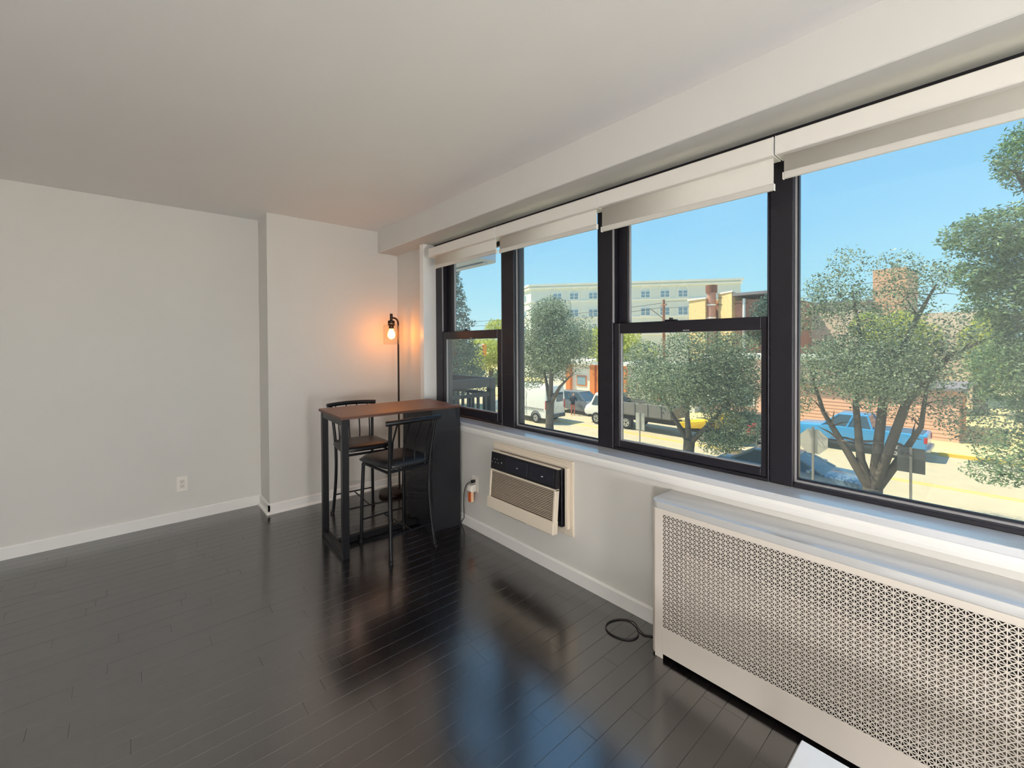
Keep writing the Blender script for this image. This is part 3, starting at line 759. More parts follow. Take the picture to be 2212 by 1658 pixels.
# feathery tree at the right edge
tree('feathery_tree', 'tall feathery-leaved tree at the right edge close to the window', (14.6, -1.4), .30, (14.5, -1.3, 0),
     [[(14.2, -.9, 1.2), (13.9, -.4, 2.2), (13.6, .1, 2.8)], [(14.3, -1.0, 2.4), (13.9, -.5, 3.8), (13.7, -.1, 4.9)], [(14.0, -.8, -.3), (13.6, -.2, -.8)]],
     [(13.9, -0.53, 5.15, .75, .8, .75, 1700), (13.3, 0.02, 3.55, .7, 1.0, .52, 1700), (13.9, -0.78, 3.3, .7, .9, .8, 1600), (13.5, -0.28, 2.3, .7, .95, .75, 2200), (13.6, -0.63, 1.4, .7, .9, .8, 2000), (13.5, -0.23, .75, .7, .85, .75, 1900), (13.8, -0.78, -.1, .7, .7, .7, 1200), (13.5, -0.23, -.95, .6, .7, .55, 520), (13.4, 0.07, -1.35, .4, .6, .28, 160), (13.3, 0.27, 2.75, .5, .55, .4, 600), (13.8, -0.98, 4.3, .7, .8, .7, 1200)], .085, L_pinn, 14, 3.0)
# far trees
tree('tall_conifer', 'tall blue-green conifer at the far left seen past the end window', (19.25, 28.8), .35, (19.25, 28.8, 1.0), [],
     [(19.25, 28.8, z, 2.6 * (8.0 - z) / 9 + .25, 2.6 * (8.0 - z) / 9 + .25, .8, int(900 * (8.4 - z) / 9 + 150)) for z in (-2, -1, 0, 1, 2, 3, 4, 5, 6, 7)], .22, L_conif, 21)
tree('broad_tree', 'dark broad tree behind the balcony railing', (21.8, 32.5), .35, (21.8, 32.5, -2), [], blobs_round((21.9, 32.3, -.3), (3.2, 3.0, 2.6), 5000, 9, 22), .26, L_dark, 22)
tree('lime_tree', 'bright lime-green tree behind the traffic light', (38, 47.5), .4, (38, 47.5, -2), [], blobs_round((38, 47.3, .6), (6, 4.5, 3.6), 6500, 12, 23) + [(39.8, 48, 3.6, 2.2, 2, 1.4, 900)], .36, L_lime, 23)
tree('lime_tree', 'yellow-green tree beyond the street seen between the limbs of the airy tree', (46, 5.5), .4, (46, 5.5, -1), [], blobs_round((46, 6.0, 1.6), (3.5, 2.9, 3.4), 4500, 10, 24), .36, L_lime, 24)
tree('lime_tree', 'yellow-green tree beyond the street near the feathery tree', (47, 1.2), .4, (47, 1.2, -1), [], blobs_round((47, .2, .8), (3.5, 2.4, 3.4), 3800, 10, 25), .36, L_lime, 25)
tree('broad_tree', 'dark bushy tree at the edge of the lime trees', (29, 34.0), .3, (29, 34, -3), [], blobs_round((29.0, 33.6, -2.0), (2.0, 1.5, 2.2), 2500, 7, 26), .26, L_dark, 26)
tree('broad_tree', 'hazy blue-green tree beside the brick building', (43.4, 14.0), .4, (43.4, 14, 0), [], blobs_round((43.2, 14.4, 3.4), (2.2, 2.6, 2.6), 4200, 9, 27), .28, L_conif, 27)
tree('broad_tree', 'golden-green tree behind the first street tree', (36, 26), .4, (36, 26, -1), [], blobs_round((36, 25.6, 1.2), (4.5, 3.6, 3.2), 4200, 9, 28), .34, L_lime, 28)

# ---------------- vehicles
def wheel(e, x, y, r, w_):
    t_ = MB(); s_ = 1 if y > 0 else -1
    prof = [(r * .62, -w_ / 2), (r * .93, -w_ / 2), (r, -w_ / 3), (r, w_ / 3), (r * .93, w_ / 2), (r * .62, w_ / 2)]
    t_.lathe(prof, seg=22)
    for v in t_.bm.verts: v.co = Vector((v.co.x + x, v.co.z + y, v.co.y + r))
    o = t_.build('wheel', M_tire, e, True, 50)
    d = MB(); d.cyl((x, y - w_ * .42, r), (x, y + w_ * .42, r), r * .64, seg=18); d.build('rim', M_rim, o)
    d = MB(); d.cyl((x, y - w_ * .5, r), (x, y + w_ * .5, r), r * .16, seg=10)
    for k_ in range(5):
        a = 2 * math.pi * k_ / 5; d.cyl((x + r * .4 * math.cos(a), y - w_ * .44, r + r * .4 * math.sin(a)), (x + r * .4 * math.cos(a), y + w_ * .44, r + r * .4 * math.sin(a)), r * .10, seg=8)
    d.build('hub', M_dark, o)
def hull(name, secs, m, e, bev=.04):
    """secs: list of (x, z0, z1, halfwidth0, halfwidth1) cross-sections along the car"""
    b_ = MB(); rings = []
    for x, z0, z1, h0, h1 in secs:
        zm = z0 + (z1 - z0) * .55; hm = max(h0, h1)
        rings.append([b_.bm.verts.new((x, s_ * h, z)) for s_, h, z in ((-1, h0 * .96, z0), (-1, hm, zm), (-1, h1, z1 - .03), (-1, h1 - .06, z1), (1, h1 - .06, z1), (1, h1, z1 - .03), (1, hm, zm), (1, h0 * .96, z0))])
    for i in range(len(rings) - 1):
        for k_ in range(8): b_.bm.faces.new((rings[i][k_], rings[i][(k_ + 1) % 8], rings[i + 1][(k_ + 1) % 8], rings[i + 1][k_]))
    b_.bm.faces.new(rings[0][::-1]); b_.bm.faces.new(rings[-1])
    return b_.build(name, m, e, True, 30)
def cabin(e, m, xb0, xb1, xt0, xt1, z0, z1, hb, ht, splits=(.5,)):
    """greenhouse: glass body with roof and pillars; x0 rear, x1 front"""
    b_ = MB(); v = [b_.bm.verts.new(p) for p in ((xb0, -hb, z0), (xb1, -hb, z0), (xb1, hb, z0), (xb0, hb, z0), (xt0, -ht, z1), (xt1, -ht, z1), (xt1, ht, z1), (xt0, ht, z1))]
    for f in ((0, 1, 5, 4), (1, 2, 6, 5), (2, 3, 7, 6), (3, 0, 4, 7), (4, 5, 6, 7)): b_.bm.faces.new([v[i] for i in f])
    g = b_.build('cabin_glass', M_carglass, e)
    MB().box((xt0 - .02, -ht - .01, z1 - .02), (xt1 + .02, ht + .01, z1 + .045), .03, seg=2).build('roof', m, e, True, 40)
    for s_ in (-1, 1):
        for (a, c_) in [((xb0, s_ * hb, z0), (xt0, s_ * ht, z1)), ((xb1, s_ * hb, z0), (xt1, s_ * ht, z1))] + [((xb0 + (xb1 - xb0) * t_, s_ * hb, z0), (xt0 + (xt1 - xt0) * t_, s_ * ht, z1)) for t_ in splits]:
            MB().tube([a, c_], .045, 6).build('pillar', m, e)
def paint(name, rgb, rough=.25): return mat(name, rgb, rough, var=.03, coat=.4)
# white van, nose away to the left
M_vw = paint('van_white', (240, 238, 230))
vn = empty('delivery_van', (22.3, 20.75, GZ), R(90)); tag(vn, 'white high-roof delivery van seen from behind through the second window', 'van')
hull('body', [(0, .55, 2.45, .98, .86), (.06, .40, 2.55, 1.0, .90), (4.2, .40, 2.55, 1.0, .90), (4.5, .40, 2.35, 1.0, .86), (5.15, .40, 1.35, 1.0, .80), (5.75, .42, 1.05, .95, .74), (5.9, .5, .85, .85, .7)], M_vw, vn)
for y in (-.91, .91):
    wheel(vn, .95, y, .36, .24); wheel(vn, 4.75, y, .36, .24)
box('rear_bumper', (-.10, -.95, .38), (.05, .95, .62), mat('bumper_grey', (90, 92, 94), .6), vn, .03)
for y in (-.45, .45): box('rear_window', (-.012, y - .34, 1.45), (.012, y + .34, 2.1), M_carglass, vn, .004)
for y in (-.93, .93): box('tail_lamp', (-.03, y - .06, 1.0), (.05, y + .06, 1.6), mat('red_lamp', (190, 40, 36), .3), vn, .01)
for x in (1.9, 3.3):
    for s_ in (-1, 1): box('door_seam', (x, s_ * 1.0 - .012, .5), (x + .02, s_ * 1.0 + .012, 2.2), mat('seam_grey', (150, 150, 146), .6), vn)
for s_ in (-1, 1): box('rub_strip', (.2, s_ * 1.0 - .02, .95), (4.2, s_ * 1.0 + .02, 1.05), mat('seam_grey', (150, 150, 146), .6), vn)
for s_ in (-1, 1): MB().tube([(.95 + .46 * math.cos(R(a)), s_ * 1.0, .36 + .46 * math.sin(R(a))) for a in range(0, 181, 20)], .035, 6).build('wheel_arch', mat('bumper_grey', (90, 92, 94), .6), vn)
box('windscreen', (4.62, -.72, 1.45), (4.70, .72, 2.2), M_carglass, vn)
# grey suv
M_sg = paint('suv_grey', (104, 112, 120))
sv = empty('suv', (27.0, 24.6, GZ), R(-90)); tag(sv, 'dark grey SUV parked behind the white van', 'car')
hull('body', [(0, .45, 1.05, .88, .84), (.1, .35, 1.1, .93, .88), (3.2, .35, 1.1, .93, .88), (3.3, .35, 1.08, .93, .86), (4.35, .38, .98, .9, .8), (4.5, .45, .85, .85, .75)], M_sg, sv)
cabin(sv, M_sg, .08, 3.35, .35, 2.55, 1.08, 1.68, .86, .70, (.34, .66))
for y in (-.82, .82): wheel(sv, .85, y, .36, .24); wheel(sv, 3.65, y, .36, .24)
for y in (-.65, .65): box('headlamp', (4.42, y - .16, .75), (4.50, y + .16, .9), M_rim, sv, .02)
# work truck with white cab and grey tipper body
tk = empty('work_truck', (25.0, 13.0, GZ), R(90)); tag(tk, 'white-cab work truck with a grey tipper body on the street', 'truck')
hull('cab', [(4.75, .62, 2.05, .95, .85), (4.8, .62, 2.12, .97, .86), (5.7, .62, 2.12, .97, .86), (6.1, .62, 1.45, .97, .88), (6.55, .62, 1.2, .93, .8), (6.65, .68, 1.0, .9, .8)], M_vw, tk)
for s_ in (-1, 1): MB().prism([(4.95, 1.30), (5.95, 1.30), (5.60, 1.95), (4.95, 1.95)], 1, s_ * .955 - .02, s_ * .955 + .02).build('side_window', M_carglass, tk)
box('windscreen', (5.8, -.75, 1.4), (5.98, .75, 1.95), M_carglass, tk)
box('chassis', (.1, -.45, .55), (5.6, .45, .8), M_dark, tk)
M_tip = mat('tipper_grey', (120, 118, 114), .6, var=.12)
tp = MB(); tp.box((.0, -1.1, .95), (4.5, 1.1, 1.03), .01).box((.0, -1.14, 1.0), (4.5, -1.06, 1.75), .01).box((.0, 1.06, 1.0), (4.5, 1.14, 1.75), .01).box((4.42, -1.1, 1.0), (4.55, 1.1, 2.1), .01)
tp.build('tipper_body', M_tip, tk)
for x in (.6, 1.5, 2.4, 3.3): 
    for s_ in (-1, 1): box('side_rib', (x, s_ * 1.16 - .03, 1.0), (x + .07, s_ * 1.16 + .03, 1.75), M_tip, tk)
box('tailgate', (-.05, -1.1, 1.0), (.02, 1.1, 1.7), M_tip, tk)
box('red_panel', (3.6, 1.14, 1.1), (4.1, 1.18, 1.3), mat('red_lamp', (190, 40, 36), .3), tk)
for y in (-.88, .88): wheel(tk, 5.55, y, .40, .26); wheel(tk, 3.15, y, .42, .34)
# yellow towed hopper
yh = empty('yellow_hopper', (24.7, 11.6, GZ), R(90)); tag(yh, 'yellow towed hopper behind the work truck', 'trailer')
M_yel = mat('machine_yellow', (240, 200, 30), .5, var=.08)
b_ = MB(); vv = [b_.bm.verts.new(p) for p in ((-.5, -.55, .75), (.9, -.55, .60), (.9, .55, .60), (-.5, .55, .75), (-1.2, -.75, 1.30), (1.2, -.6, .85), (1.2, .6, .85), (-1.2, .75, 1.30))]
for f in ((0, 1, 2, 3), (0, 4, 5, 1), (1, 5, 6, 2), (2, 6, 7, 3), (3, 7, 4, 0)): b_.bm.faces.new([vv[i] for i in f])
hb = b_.build('hopper', M_yel, yh)
so_ = hb.modifiers.new('thick', 'SOLIDIFY'); so_.thickness = .04
box('motor_hood', (-2.0, -.5, .7), (-1.0, .5, 1.7), M_yel, yh, .06)
box('chassis', (-2.0, -.4, .42), (1.2, .4, .56), M_dark, yh)
for y in (-.6, .6): wheel(yh, -.4, y, .3, .2)
# blue pickup parked across the street
M_pb = paint('pickup_blue', (60, 150, 205))
pk = empty('pickup_truck', (28.2, 2.35, GZ), R(90)); tag(pk, 'bright blue pickup truck parked across the street', 'pickup')
hull('body', [(0, .55, 1.18, .93, .92), (.05, .42, 1.22, .97, .95), (3.9, .42, 1.22, .97, .95), (4.0, .42, 1.20, .97, .93), (5.2, .42, 1.12, .95, .88), (5.4, .5, .95, .88, .8)], M_pb, pk)
MB().box((.14, -.80, 1.16), (1.85, .80, 1.235), .01).build('load_bed', mat('bed_liner', (58, 92, 118), .7), pk)
cabin(pk, M_pb, 1.95, 4.05, 2.15, 3.35, 1.20, 1.80, .90, .72, (.48,))
for y in (-.86, .86): wheel(pk, 1.05, y, .39, .25); wheel(pk, 4.35, y, .39, .25)
for y in (-.88, .88): box('tail_lamp', (-.02, y - .10, .85), (.10, y + .10, 1.12), mat('red_lamp', (190, 40, 36), .3), pk, .01)
box('rear_bumper', (-.12, -.9, .45), (.04, .9, .62), M_rim, pk, .03)
for s_ in (-1, 1): box('rocker_trim', (1.5, s_ * .97 - .02, .42), (3.9, s_ * .97 + .02, .52), M_dark, pk)
# near sedan at this kerb
M_sd = paint('sedan_steel_blue', (104, 128, 150), .2)
sd = empty('sedan', (18.6, 3.05, GZ), R(90)); tag(sd, 'steel-blue sedan parked at the near kerb just above the sill', 'car')
hull('body', [(0, .42, .82, .80, .74), (.12, .32, .92, .86, .82), (1.3, .30, .96, .90, .86), (3.6, .30, .98, .90, .86), (4.5, .32, 1.0, .87, .80), (4.7, .42, .9, .8, .74)], M_sd, sd)
cabin(sd, M_sd, 1.05, 4.15, 1.9, 3.35, .95, 1.40, .80, .60, (.52,))
for y in (-.80, .80): wheel(sd, .85, y, .33, .22); wheel(sd, 3.75, y, .33, .22)
for s_ in (-1, 1): box('wing_mirror', (1.35, s_ * .98 - .10, .98), (1.5, s_ * .98 + .10, 1.12), M_sd, sd, .03)
for y in (-.6, .6): box('headlamp', (-.01, y - .17, .62), (.10, y + .17, .76), M_rim, sd, .02)
MB().tube([(1.18, .5, .99), (1.45, -.1, 1.13)], .012, 5).build('wiper', M_dark, sd)
# dark car far behind the second tree
dc = empty('hatchback', (26.5, 8.0, GZ), R(90)); tag(dc, 'black hatchback half hidden behind the broad street tree', 'car')
M_dk = paint('hatch_black', (44, 46, 54))
hull('body', [(0, .4, .9, .80, .76), (.1, .32, .98, .88, .84), (3.0, .32, .98, .88, .84), (3.9, .34, .86, .84, .76), (4.05, .42, .75, .8, .7)], M_dk, dc)
cabin(dc, M_dk, .05, 3.1, .45, 2.2, .96, 1.48, .82, .64, (.5,))
for y in (-.78, .78): wheel(dc, .7, y, .32, .21); wheel(dc, 3.2, y, .32, .21)

# ---------------- person by the SUV
pe = bpy.data.meshes.new('person_body')
jv = [((0, 0, .92), .13), ((0, .02, 1.15), .13), ((.02, .05, 1.38), .15), ((.04, .10, 1.50), .06), ((.05, .13, 1.60), .085), ((.06, .14, 1.72), .075),
      ((-.18, .05, 1.40), .055), ((-.22, .14, 1.14), .045), ((-.17, .32, 1.02), .036), ((.20, .07, 1.40), .055), ((.25, .18, 1.15), .045), ((.20, .36, 1.06), .036),
      ((-.09, 0, .84), .085), ((-.10, .03, .47), .062), ((-.10, 0, .09), .042), ((-.10, .13, .04), .04), ((.09, 0, .84), .085), ((.11, .06, .47), .062), ((.11, 0, .09), .042), ((.11, .13, .04), .04)]
je = [(0, 1), (1, 2), (2, 3), (3, 4), (4, 5), (2, 6), (6, 7), (7, 8), (2, 9), (9, 10), (10, 11), (0, 12), (12, 13), (13, 14), (14, 15), (0, 16), (16, 17), (17, 18), (18, 19)]
pe.from_pydata([v for v, _ in jv], je, [])
po_ = bpy.data.objects.new('person', pe); link(po_); po_.location = (25.6, 22.0, GZ); po_.rotation_euler = (0, 0, R(-60))
sk = po_.modifiers.new('skin', 'SKIN')
for i, (v, r_) in enumerate(jv): pe.skin_vertices[0].data[i].radius = (r_, r_)
pe.skin_vertices[0].data[0].use_root = True
po_.modifiers.new('sub', 'SUBSURF').levels = 1
po_.modifiers['sub'].render_levels = 2
pmx = bpy.data.materials.new('person_clothes'); pmx.use_nodes = True; t = pmx.node_tree; b = t.nodes['Principled BSDF']; b.inputs['Roughness'].default_value = .8
co = t.nodes.new('ShaderNodeTexCoord'); sp = t.nodes.new('ShaderNodeSeparateXYZ'); mr = t.nodes.new('ShaderNodeMapRange'); mr.inputs['From Max'].default_value = 1.85
rp = t.nodes.new('ShaderNodeValToRGB'); rp.color_ramp.interpolation = 'CONSTANT'
rp.color_ramp.elements[0].color = (*lin((190, 110, 90)), 1); rp.color_ramp.elements[1].position = .45; rp.color_ramp.elements[1].color = (*lin((46, 52, 66)), 1)
e_ = rp.color_ramp.elements.new(.82); e_.color = (*lin((196, 148, 120)), 1); e_ = rp.color_ramp.elements.new(.91); e_.color = (*lin((50, 40, 34)), 1)
t.links.new(co.outputs['Object'], sp.inputs[0]); t.links.new(sp.outputs['Z'], mr.inputs['Value']); t.links.new(mr.outputs[0], rp.inputs[0]); t.links.new(rp.outputs[0], b.inputs['Base Color'])
pe.materials.append(pmx)
tag(po_, 'person in a dark shirt and reddish trousers standing beside the grey SUV', 'person')

# ---------------- signs
M_alu = mat('sign_back_grey', (128, 126, 122), .5, .4, var=.15, scale=6)
st = empty('stop_sign', (16.8, 4.16, GZ + .12)); tag(st, 'back of an octagonal road sign on a thin post', 'sign')
MB().prism([(.43 * math.cos(R(22.5 + 45 * i)), -GZ - .12 - 1.89 + .43 * math.sin(R(22.5 + 45 * i))) for i in range(8)], 0, .03, .045).build('sign_plate', mat('sign_back_pale', (186, 182, 172), .5, .3, var=.08), st)
MB().box((-.03, -.03, 0), (.03, .03, -GZ - .12 - 1.40), .004).build('post', M_steel, st)
for dz in (-.2, .2): MB().cyl((-.035, 0, -GZ - .12 - 1.89 + dz), (.05, 0, -GZ - .12 - 1.89 + dz), .02, seg=8).build('bolt', M_steel, st)
rs_ = empty('road_sign', (16.8, 1.78, GZ + .12)); tag(rs_, 'dark grey back of a square road sign on a post beside the airy tree', 'sign')
b_ = MB(); b_.box((.03, -.30, -GZ - .12 - 2.40), (.045, .30, -GZ - .12 - 1.69)); 
b_.build('sign_plate', mat('sign_back_dark', (96, 98, 98), .5, .3, var=.15, scale=10), rs_)
MB().box((-.03, -.03, 0), (.03, .03, -GZ - .12 - 1.66), .004).build('post', M_steel, rs_)
for dz in (-.22, .22): MB().cyl((-.035, 0, -GZ - .12 - 2.04 + dz), (.05, 0, -GZ - .12 - 2.04 + dz), .018, seg=8).build('bolt', M_steel, rs_)
ps = empty('parking_sign', (16.8, 10.6, GZ + .12)); tag(ps, 'narrow pale sign back on a thin post in front of the work truck', 'sign')
MB().box((.02, -.22, -GZ - .12 - 2.45), (.035, .22, -GZ - .12 - 1.70), .004).build('sign_plate', mat('sign_back_pale', (186, 182, 172), .5, .3, var=.08), ps)
MB().box((-.022, -.022, 0), (.022, .022, -GZ - .12 - 1.68), .003).build('post', M_steel, ps)

# ---------------- traffic light
tl = empty('traffic_light', (29.4, 41.2, GZ + .13)); tag(tl, 'traffic light on a slanted mast arm in front of the lime trees', 'traffic light')
MB().tube([(0, 0, 0), (0, 0, 5.2)], [.12, .09], 10).build('pole', M_steel, tl)
for dz in (0, .45): MB().tube([(0, 0, 3.6 + dz), (.7, -.8, 4.9 + dz * .6), (1.3, -1.5, 5.4)], [.06, .05, .04], 8).build('mast_arm', M_wwhite, tl)
hd = box('signal_head', (1.15, -1.75, 4.1), (1.5, -1.35, 5.35), mat('signal_yellow', (230, 150, 40), .5), tl, .03)
for i in range(3): MB().cyl((1.13, -1.55, 4.32 + .4 * i), (1.18, -1.55, 4.32 + .4 * i), .13, seg=14).build('lens', mat(('lens_green', 'lens_amber', 'lens_red')[i], ((40, 90, 70), (120, 90, 40), (130, 40, 36))[i], .3), hd)

# ---------------- utility pole and wires
up = empty('utility_pole', (46.2, 26.0, GZ + .13)); tag(up, 'brown utility pole in front of the cream apartment building', 'pole')
MB().tube([(0, 0, 0), (0, 0, 10.4)], [.2, .14], 10).build('pole', mat('pole_wood', (150, 104, 84), .85, var=.2), up)
MB().tube([(0, 0, 8.2), (-.9, 1.2, 9.4)], .06, 6).build('brace', M_steel, up)
MB().box((-.8, -.06, 9.7), (.8, .06, 9.85), rot=Matrix.Rotation(R(50), 3, 'Z')).build('cross_arm', mat('pole_wood', (150, 104, 84), .85, var=.2), up)
def wire(a, b_, sag, label):
    a = Vector(a); b_ = Vector(b_); n = 14
    pts = [a.lerp(b_, i / n) - Vector((0, 0, sag * 4 * (i / n) * (1 - i / n))) for i in range(n + 1)]
    tag(MB().tube(pts, .022, 5).build('overhead_wire', M_dark), label, 'wire', 'overhead wires across the street')
wire((46.2, 26.0, 6.0), (31.5, 60.0, 4.6), .6, 'upper overhead wire running from the utility pole to the far left')
wire((46.2, 26.0, 5.5), (31.2, 60.0, 4.0), .7, 'lower overhead wire running from the utility pole to the far left')
wire((46.2, 26.0, 6.1), (36.0, -14.0, 6.4), .5, 'overhead wire passing above the brick building and the airy tree')
wire((46.2, 26.0, 5.4), (36.0, -14.0, 5.7), .5, 'second overhead wire just under the one above the airy tree')

# ---------------- buildings
def facade_building():
    A_, B_ = Vector((48.7, 50.54)), Vector((67.66, 25.81)); u = (B_ - A_).normalized()
    ang = math.atan2(u.y, u.x)
    e = empty('apartment_building', (A_.x, A_.y, GZ), ang); tag(e, 'long cream apartment building with arched top-floor windows', 'building')
    Lf = (B_ - A_).length; TZ = 10.9 - GZ
    # local: x along the face, y = away from the viewer is positive (left of direction) 
    cA = Matrix.Rotation(-ang, 2)
    cl_ = cA @ (Vector((50.9, 55.4)) - A_)
    MB().prism([(0, 0), (Lf, 0), (Lf, 16), (cl_.x, 16), (cl_.x, cl_.y)], 2, 0, TZ - .1).build('walls', M_cream, e)
    MB().prism([(-.25, -.25), (Lf + .25, -.25), (Lf + .25, 16.3), (cl_.x - .35, 16.3), (cl_.x - .35, cl_.y)], 2, TZ - .75, TZ - .55).build('cornice_band', M_creamtrim, e)
    MB().prism([(-.35, -.35), (Lf + .35, -.35), (Lf + .35, 16.4), (cl_.x - .45, 16.4), (cl_.x - .45, cl_.y)], 2, TZ - .3, TZ).build('cornice', M_creamtrim, e)
    for zz in (8.0, 5.35, 2.7): MB().prism([(-.1, -.12), (Lf + .1, -.12), (Lf + .1, 0.2), (cl_.x + .1, cl_.y + .1), (cl_.x - .12, cl_.y)], 2, zz - GZ, zz - GZ + .18).build('string_course', M_creamtrim, e)
    def win(cx, z0, z1, w_, arch):
        f = MB().box((cx - w_ / 2 - .09, -.10, z0 - .12), (cx + w_ / 2 + .09, .0, z1 + .08)).build('window', M_wwhite, e)
        for s_ in (-1, 1):
            for k_ in range(2):
                zc = z0 + (z1 - z0) * k_ / 2
                MB().box((cx + s_ * w_ / 4 - w_ / 4 + .06, -.13, zc + .04), (cx + s_ * w_ / 4 + w_ / 4 - .06, -.09, zc + (z1 - z0) / 2 - .03)).build('pane', M_wglass, f)
        if arch:
            MB().tube([(cx - w_ / 2 * 1.08 * math.cos(R(a)), -.06, z1 + .1 + w_ * .56 * math.sin(R(a))) for a in range(0, 181, 15)], .07, 6).build('arch', M_creamtrim, e)
            MB().box((cx - .06, -.12, z1 + w_ * .5), (cx + .06, .0, z1 + w_ * .74)).build('keystone', M_creamtrim, e)
    for cx in (4.23, 6.86, 9.8, 15.0, 17.68, 20.52, 23.11):
        win(cx, 8.35 - GZ, 9.32 - GZ, 1.35, True)
    for cx in (4.23, 6.86, 9.8, 15.0, 17.68, 20.52, 23.11):
        win(cx, 5.65 - GZ, 6.75 - GZ, 1.4, False); win(cx, 3.0 - GZ, 4.1 - GZ, 1.4, False)
    # narrow windows of the angled end
    d = Vector((cl_.x, cl_.y)); n = Vector((-d.y, d.x)).normalized() * -1
    if n.dot(Vector((0, -1))) < 0: n = -n
    mid = d * .5
    rot = math.atan2(d.y, d.x)
    for zz in (8.25, 5.65, 3.0):
        f = MB(); f.box((-.38, -.06, 0), (.38, .06, 1.25), .0); o = f.build('window', M_creamtrim, e); o.location = (mid.x - .02, mid.y - .02, zz - GZ); o.rotation_euler = (0, 0, rot)
        f = MB(); f.box((-.28, -.09, .08), (.28, .09, 1.17)); f.build('pane', M_wglass, o)
    return e
facade_building()
# brick building with a round chimney
bb = empty('brick_building', (44.0, 19.0, GZ)); tag(bb, 'red brick building, sunlit parts coloured tan, with a tall round chimney', 'building')
MB().prism([(-.2, 1.1), (.6, 3.2), (9, 3.2), (9, 1.1)], 2, 0, 10.0).build('wing', M_brick_sunlit, bb)
MB().box((1.2, -.2, 0), (9, 1.2, 9.6)).build('connecting_wall', M_brickr, bb)
MB().prism([(-.5, -1.6), (.7, .2), (9, .2), (9, -1.6)], 2, 0, 10.4).build('block', M_brick_sunlit, bb)
for zz, p_ in ((10.0, [(-.35, 1.0), (.5, 3.35), (1.2, 3.35), (.3, 1.0)]), (10.4, [(-.65, -1.7), (.6, .3), (1.3, .3), (.1, -1.7)])):
    MB().prism(p_, 2, zz, zz + .12).build('coping', M_creamtrim, bb)
MB().box((.3, -6.0, 0), (9, -1.6, 9.6)).build('rear_block', M_brickr, bb)
MB().box((-.6, -5.6, 10.0), (5, -1.7, 10.25)).build('roof_canopy', mat('roof_felt', (130, 124, 128), .8), bb)
MB().tube([(.4, .75, 0), (.4, .75, 11.0)], .42, 16).build('chimney', M_brickr, bb, True, 40)
MB().cyl((.4, .75, 10.6), (.4, .75, 11.35), .55, seg=16).build('chimney_cap', mat('chimney_cap_brown', (130, 84, 66), .8), bb, True, 40)
for zz in (8.0, 9.3): MB().cyl((.4, .75, zz), (.4, .75, zz + .12), .45, seg=16).build('chimney_band', M_creamtrim, bb, True, 40)
MB().tube([(-.2, -2.6, 0), (-.2, -2.6, 9.7)], .14, 8).build('vent_pipe', M_wwhite, bb)
MB().box((.18, -4.4, 6.5), (.32, -2.9, 7.8)).build('window', M_wwhite, bb)
# red brick house top behind the airy tree
hs = empty('brick_house', (52, 7.0, GZ)); tag(hs, 'orange brick house top showing behind the airy street tree', 'building')
MB().box((0, -1.2, 0), (7, 1.2, 12.2)).build('tower', mat('orange_brick', (222, 172, 140), .85, var=.2, scale=4), hs)
MB().box((-.1, 1.2, 0), (7, 6.0, 9.2)).build('walls', mat('peach_stucco', (226, 204, 184), .85, var=.08), hs)
MB().box((-.3, 1.1, 9.2), (7.2, 6.2, 9.5)).build('roof', mat('roof_felt', (130, 124, 128), .8), hs)
MB().box((-.2, -6, 0), (7, -1.2, 8.0)).build('wing', mat('peach_stucco', (226, 204, 184), .85, var=.08), hs)
# siding garage across the street
gr = empty('garage', (33.0, 3.2, GZ + .13)); tag(gr, 'salmon siding garage behind the blue pickup', 'building')
M_sid = mat('salmon_siding', (226, 176, 148), .8, var=.06)
MB().box((0, -1.6, 0), (6, 6.5, 2.75)).build('walls', mat('salmon_core', (190, 130, 104), .8), gr)
for i in range(13): MB().prism([(-.035, i * .21), (-.005, i * .21), (-.005, i * .21 + .205), (-.012, i * .21 + .205)], 1, -1.6, 6.5).build('siding_board', M_sid, gr)
MB().box((-.3, -1.9, 2.75), (6.3, 6.8, 2.9)).build('roof', mat('roof_felt', (130, 124, 128), .8), gr)
# pale yellow house at the right
yhs = empty('yellow_house', (34.5, -3.0, GZ + .13)); tag(yhs, 'pale yellow house porch low at the right edge', 'building')
MB().box((0, -4, 0), (6, 2.2, 3.0)).build('walls', mat('pale_yellow_wall', (240, 226, 160), .8, var=.05), yhs)
for yy in (-2.5, -1.0, .6): MB().box((-1.2, yy, 0), (-1.05, yy + .15, 2.6)).build('porch_post', M_wwhite, yhs)
MB().box((-1.4, -4.2, 2.6), (6.2, 2.4, 2.8)).build('porch_roof', mat('roof_felt', (130, 124, 128), .8), yhs)
for yy in (-2.2, .2): 
    o = MB().box((-.08, yy, 1.0), (.0, yy + .9, 2.1)).build('window', M_wwhite, yhs); MB().box((-.10, yy + .08, 1.08), (-.07, yy + .82, 2.02)).build('pane', M_wglass, o)
# white shopfront with orange pillars behind the SUV
sf = empty('shopfront', (33.0, 24.0, GZ + .13)); tag(sf, 'low white shopfront with orange pillars behind the SUV and truck', 'building')
MB().box((0, -8, 0), (5, 8, 3.4)).build('walls', M_wwhite, sf)
for yy in (-5.2, -2.0, .6, 1.4, 4.4): MB().box((-.35, yy, 0), (0, yy + .55, 3.4)).build('pillar', mat('orange_paint', (224, 132, 62), .6, var=.06), sf)
MB().box((-.5, -8.2, 3.4), (5.2, 8.2, 3.7)).build('roof_edge', M_creamtrim, sf)
for yy in (-4.2, -.9, 2.6): 
    o = MB().box((-.06, yy, 1.3), (0, yy + 1.2, 2.3)).build('window', mat('orange_paint', (224, 132, 62), .6, var=.06), sf); MB().box((-.08, yy + .1, 1.4), (-.05, yy + 1.1, 2.2)).build('pane', M_wglass, o)
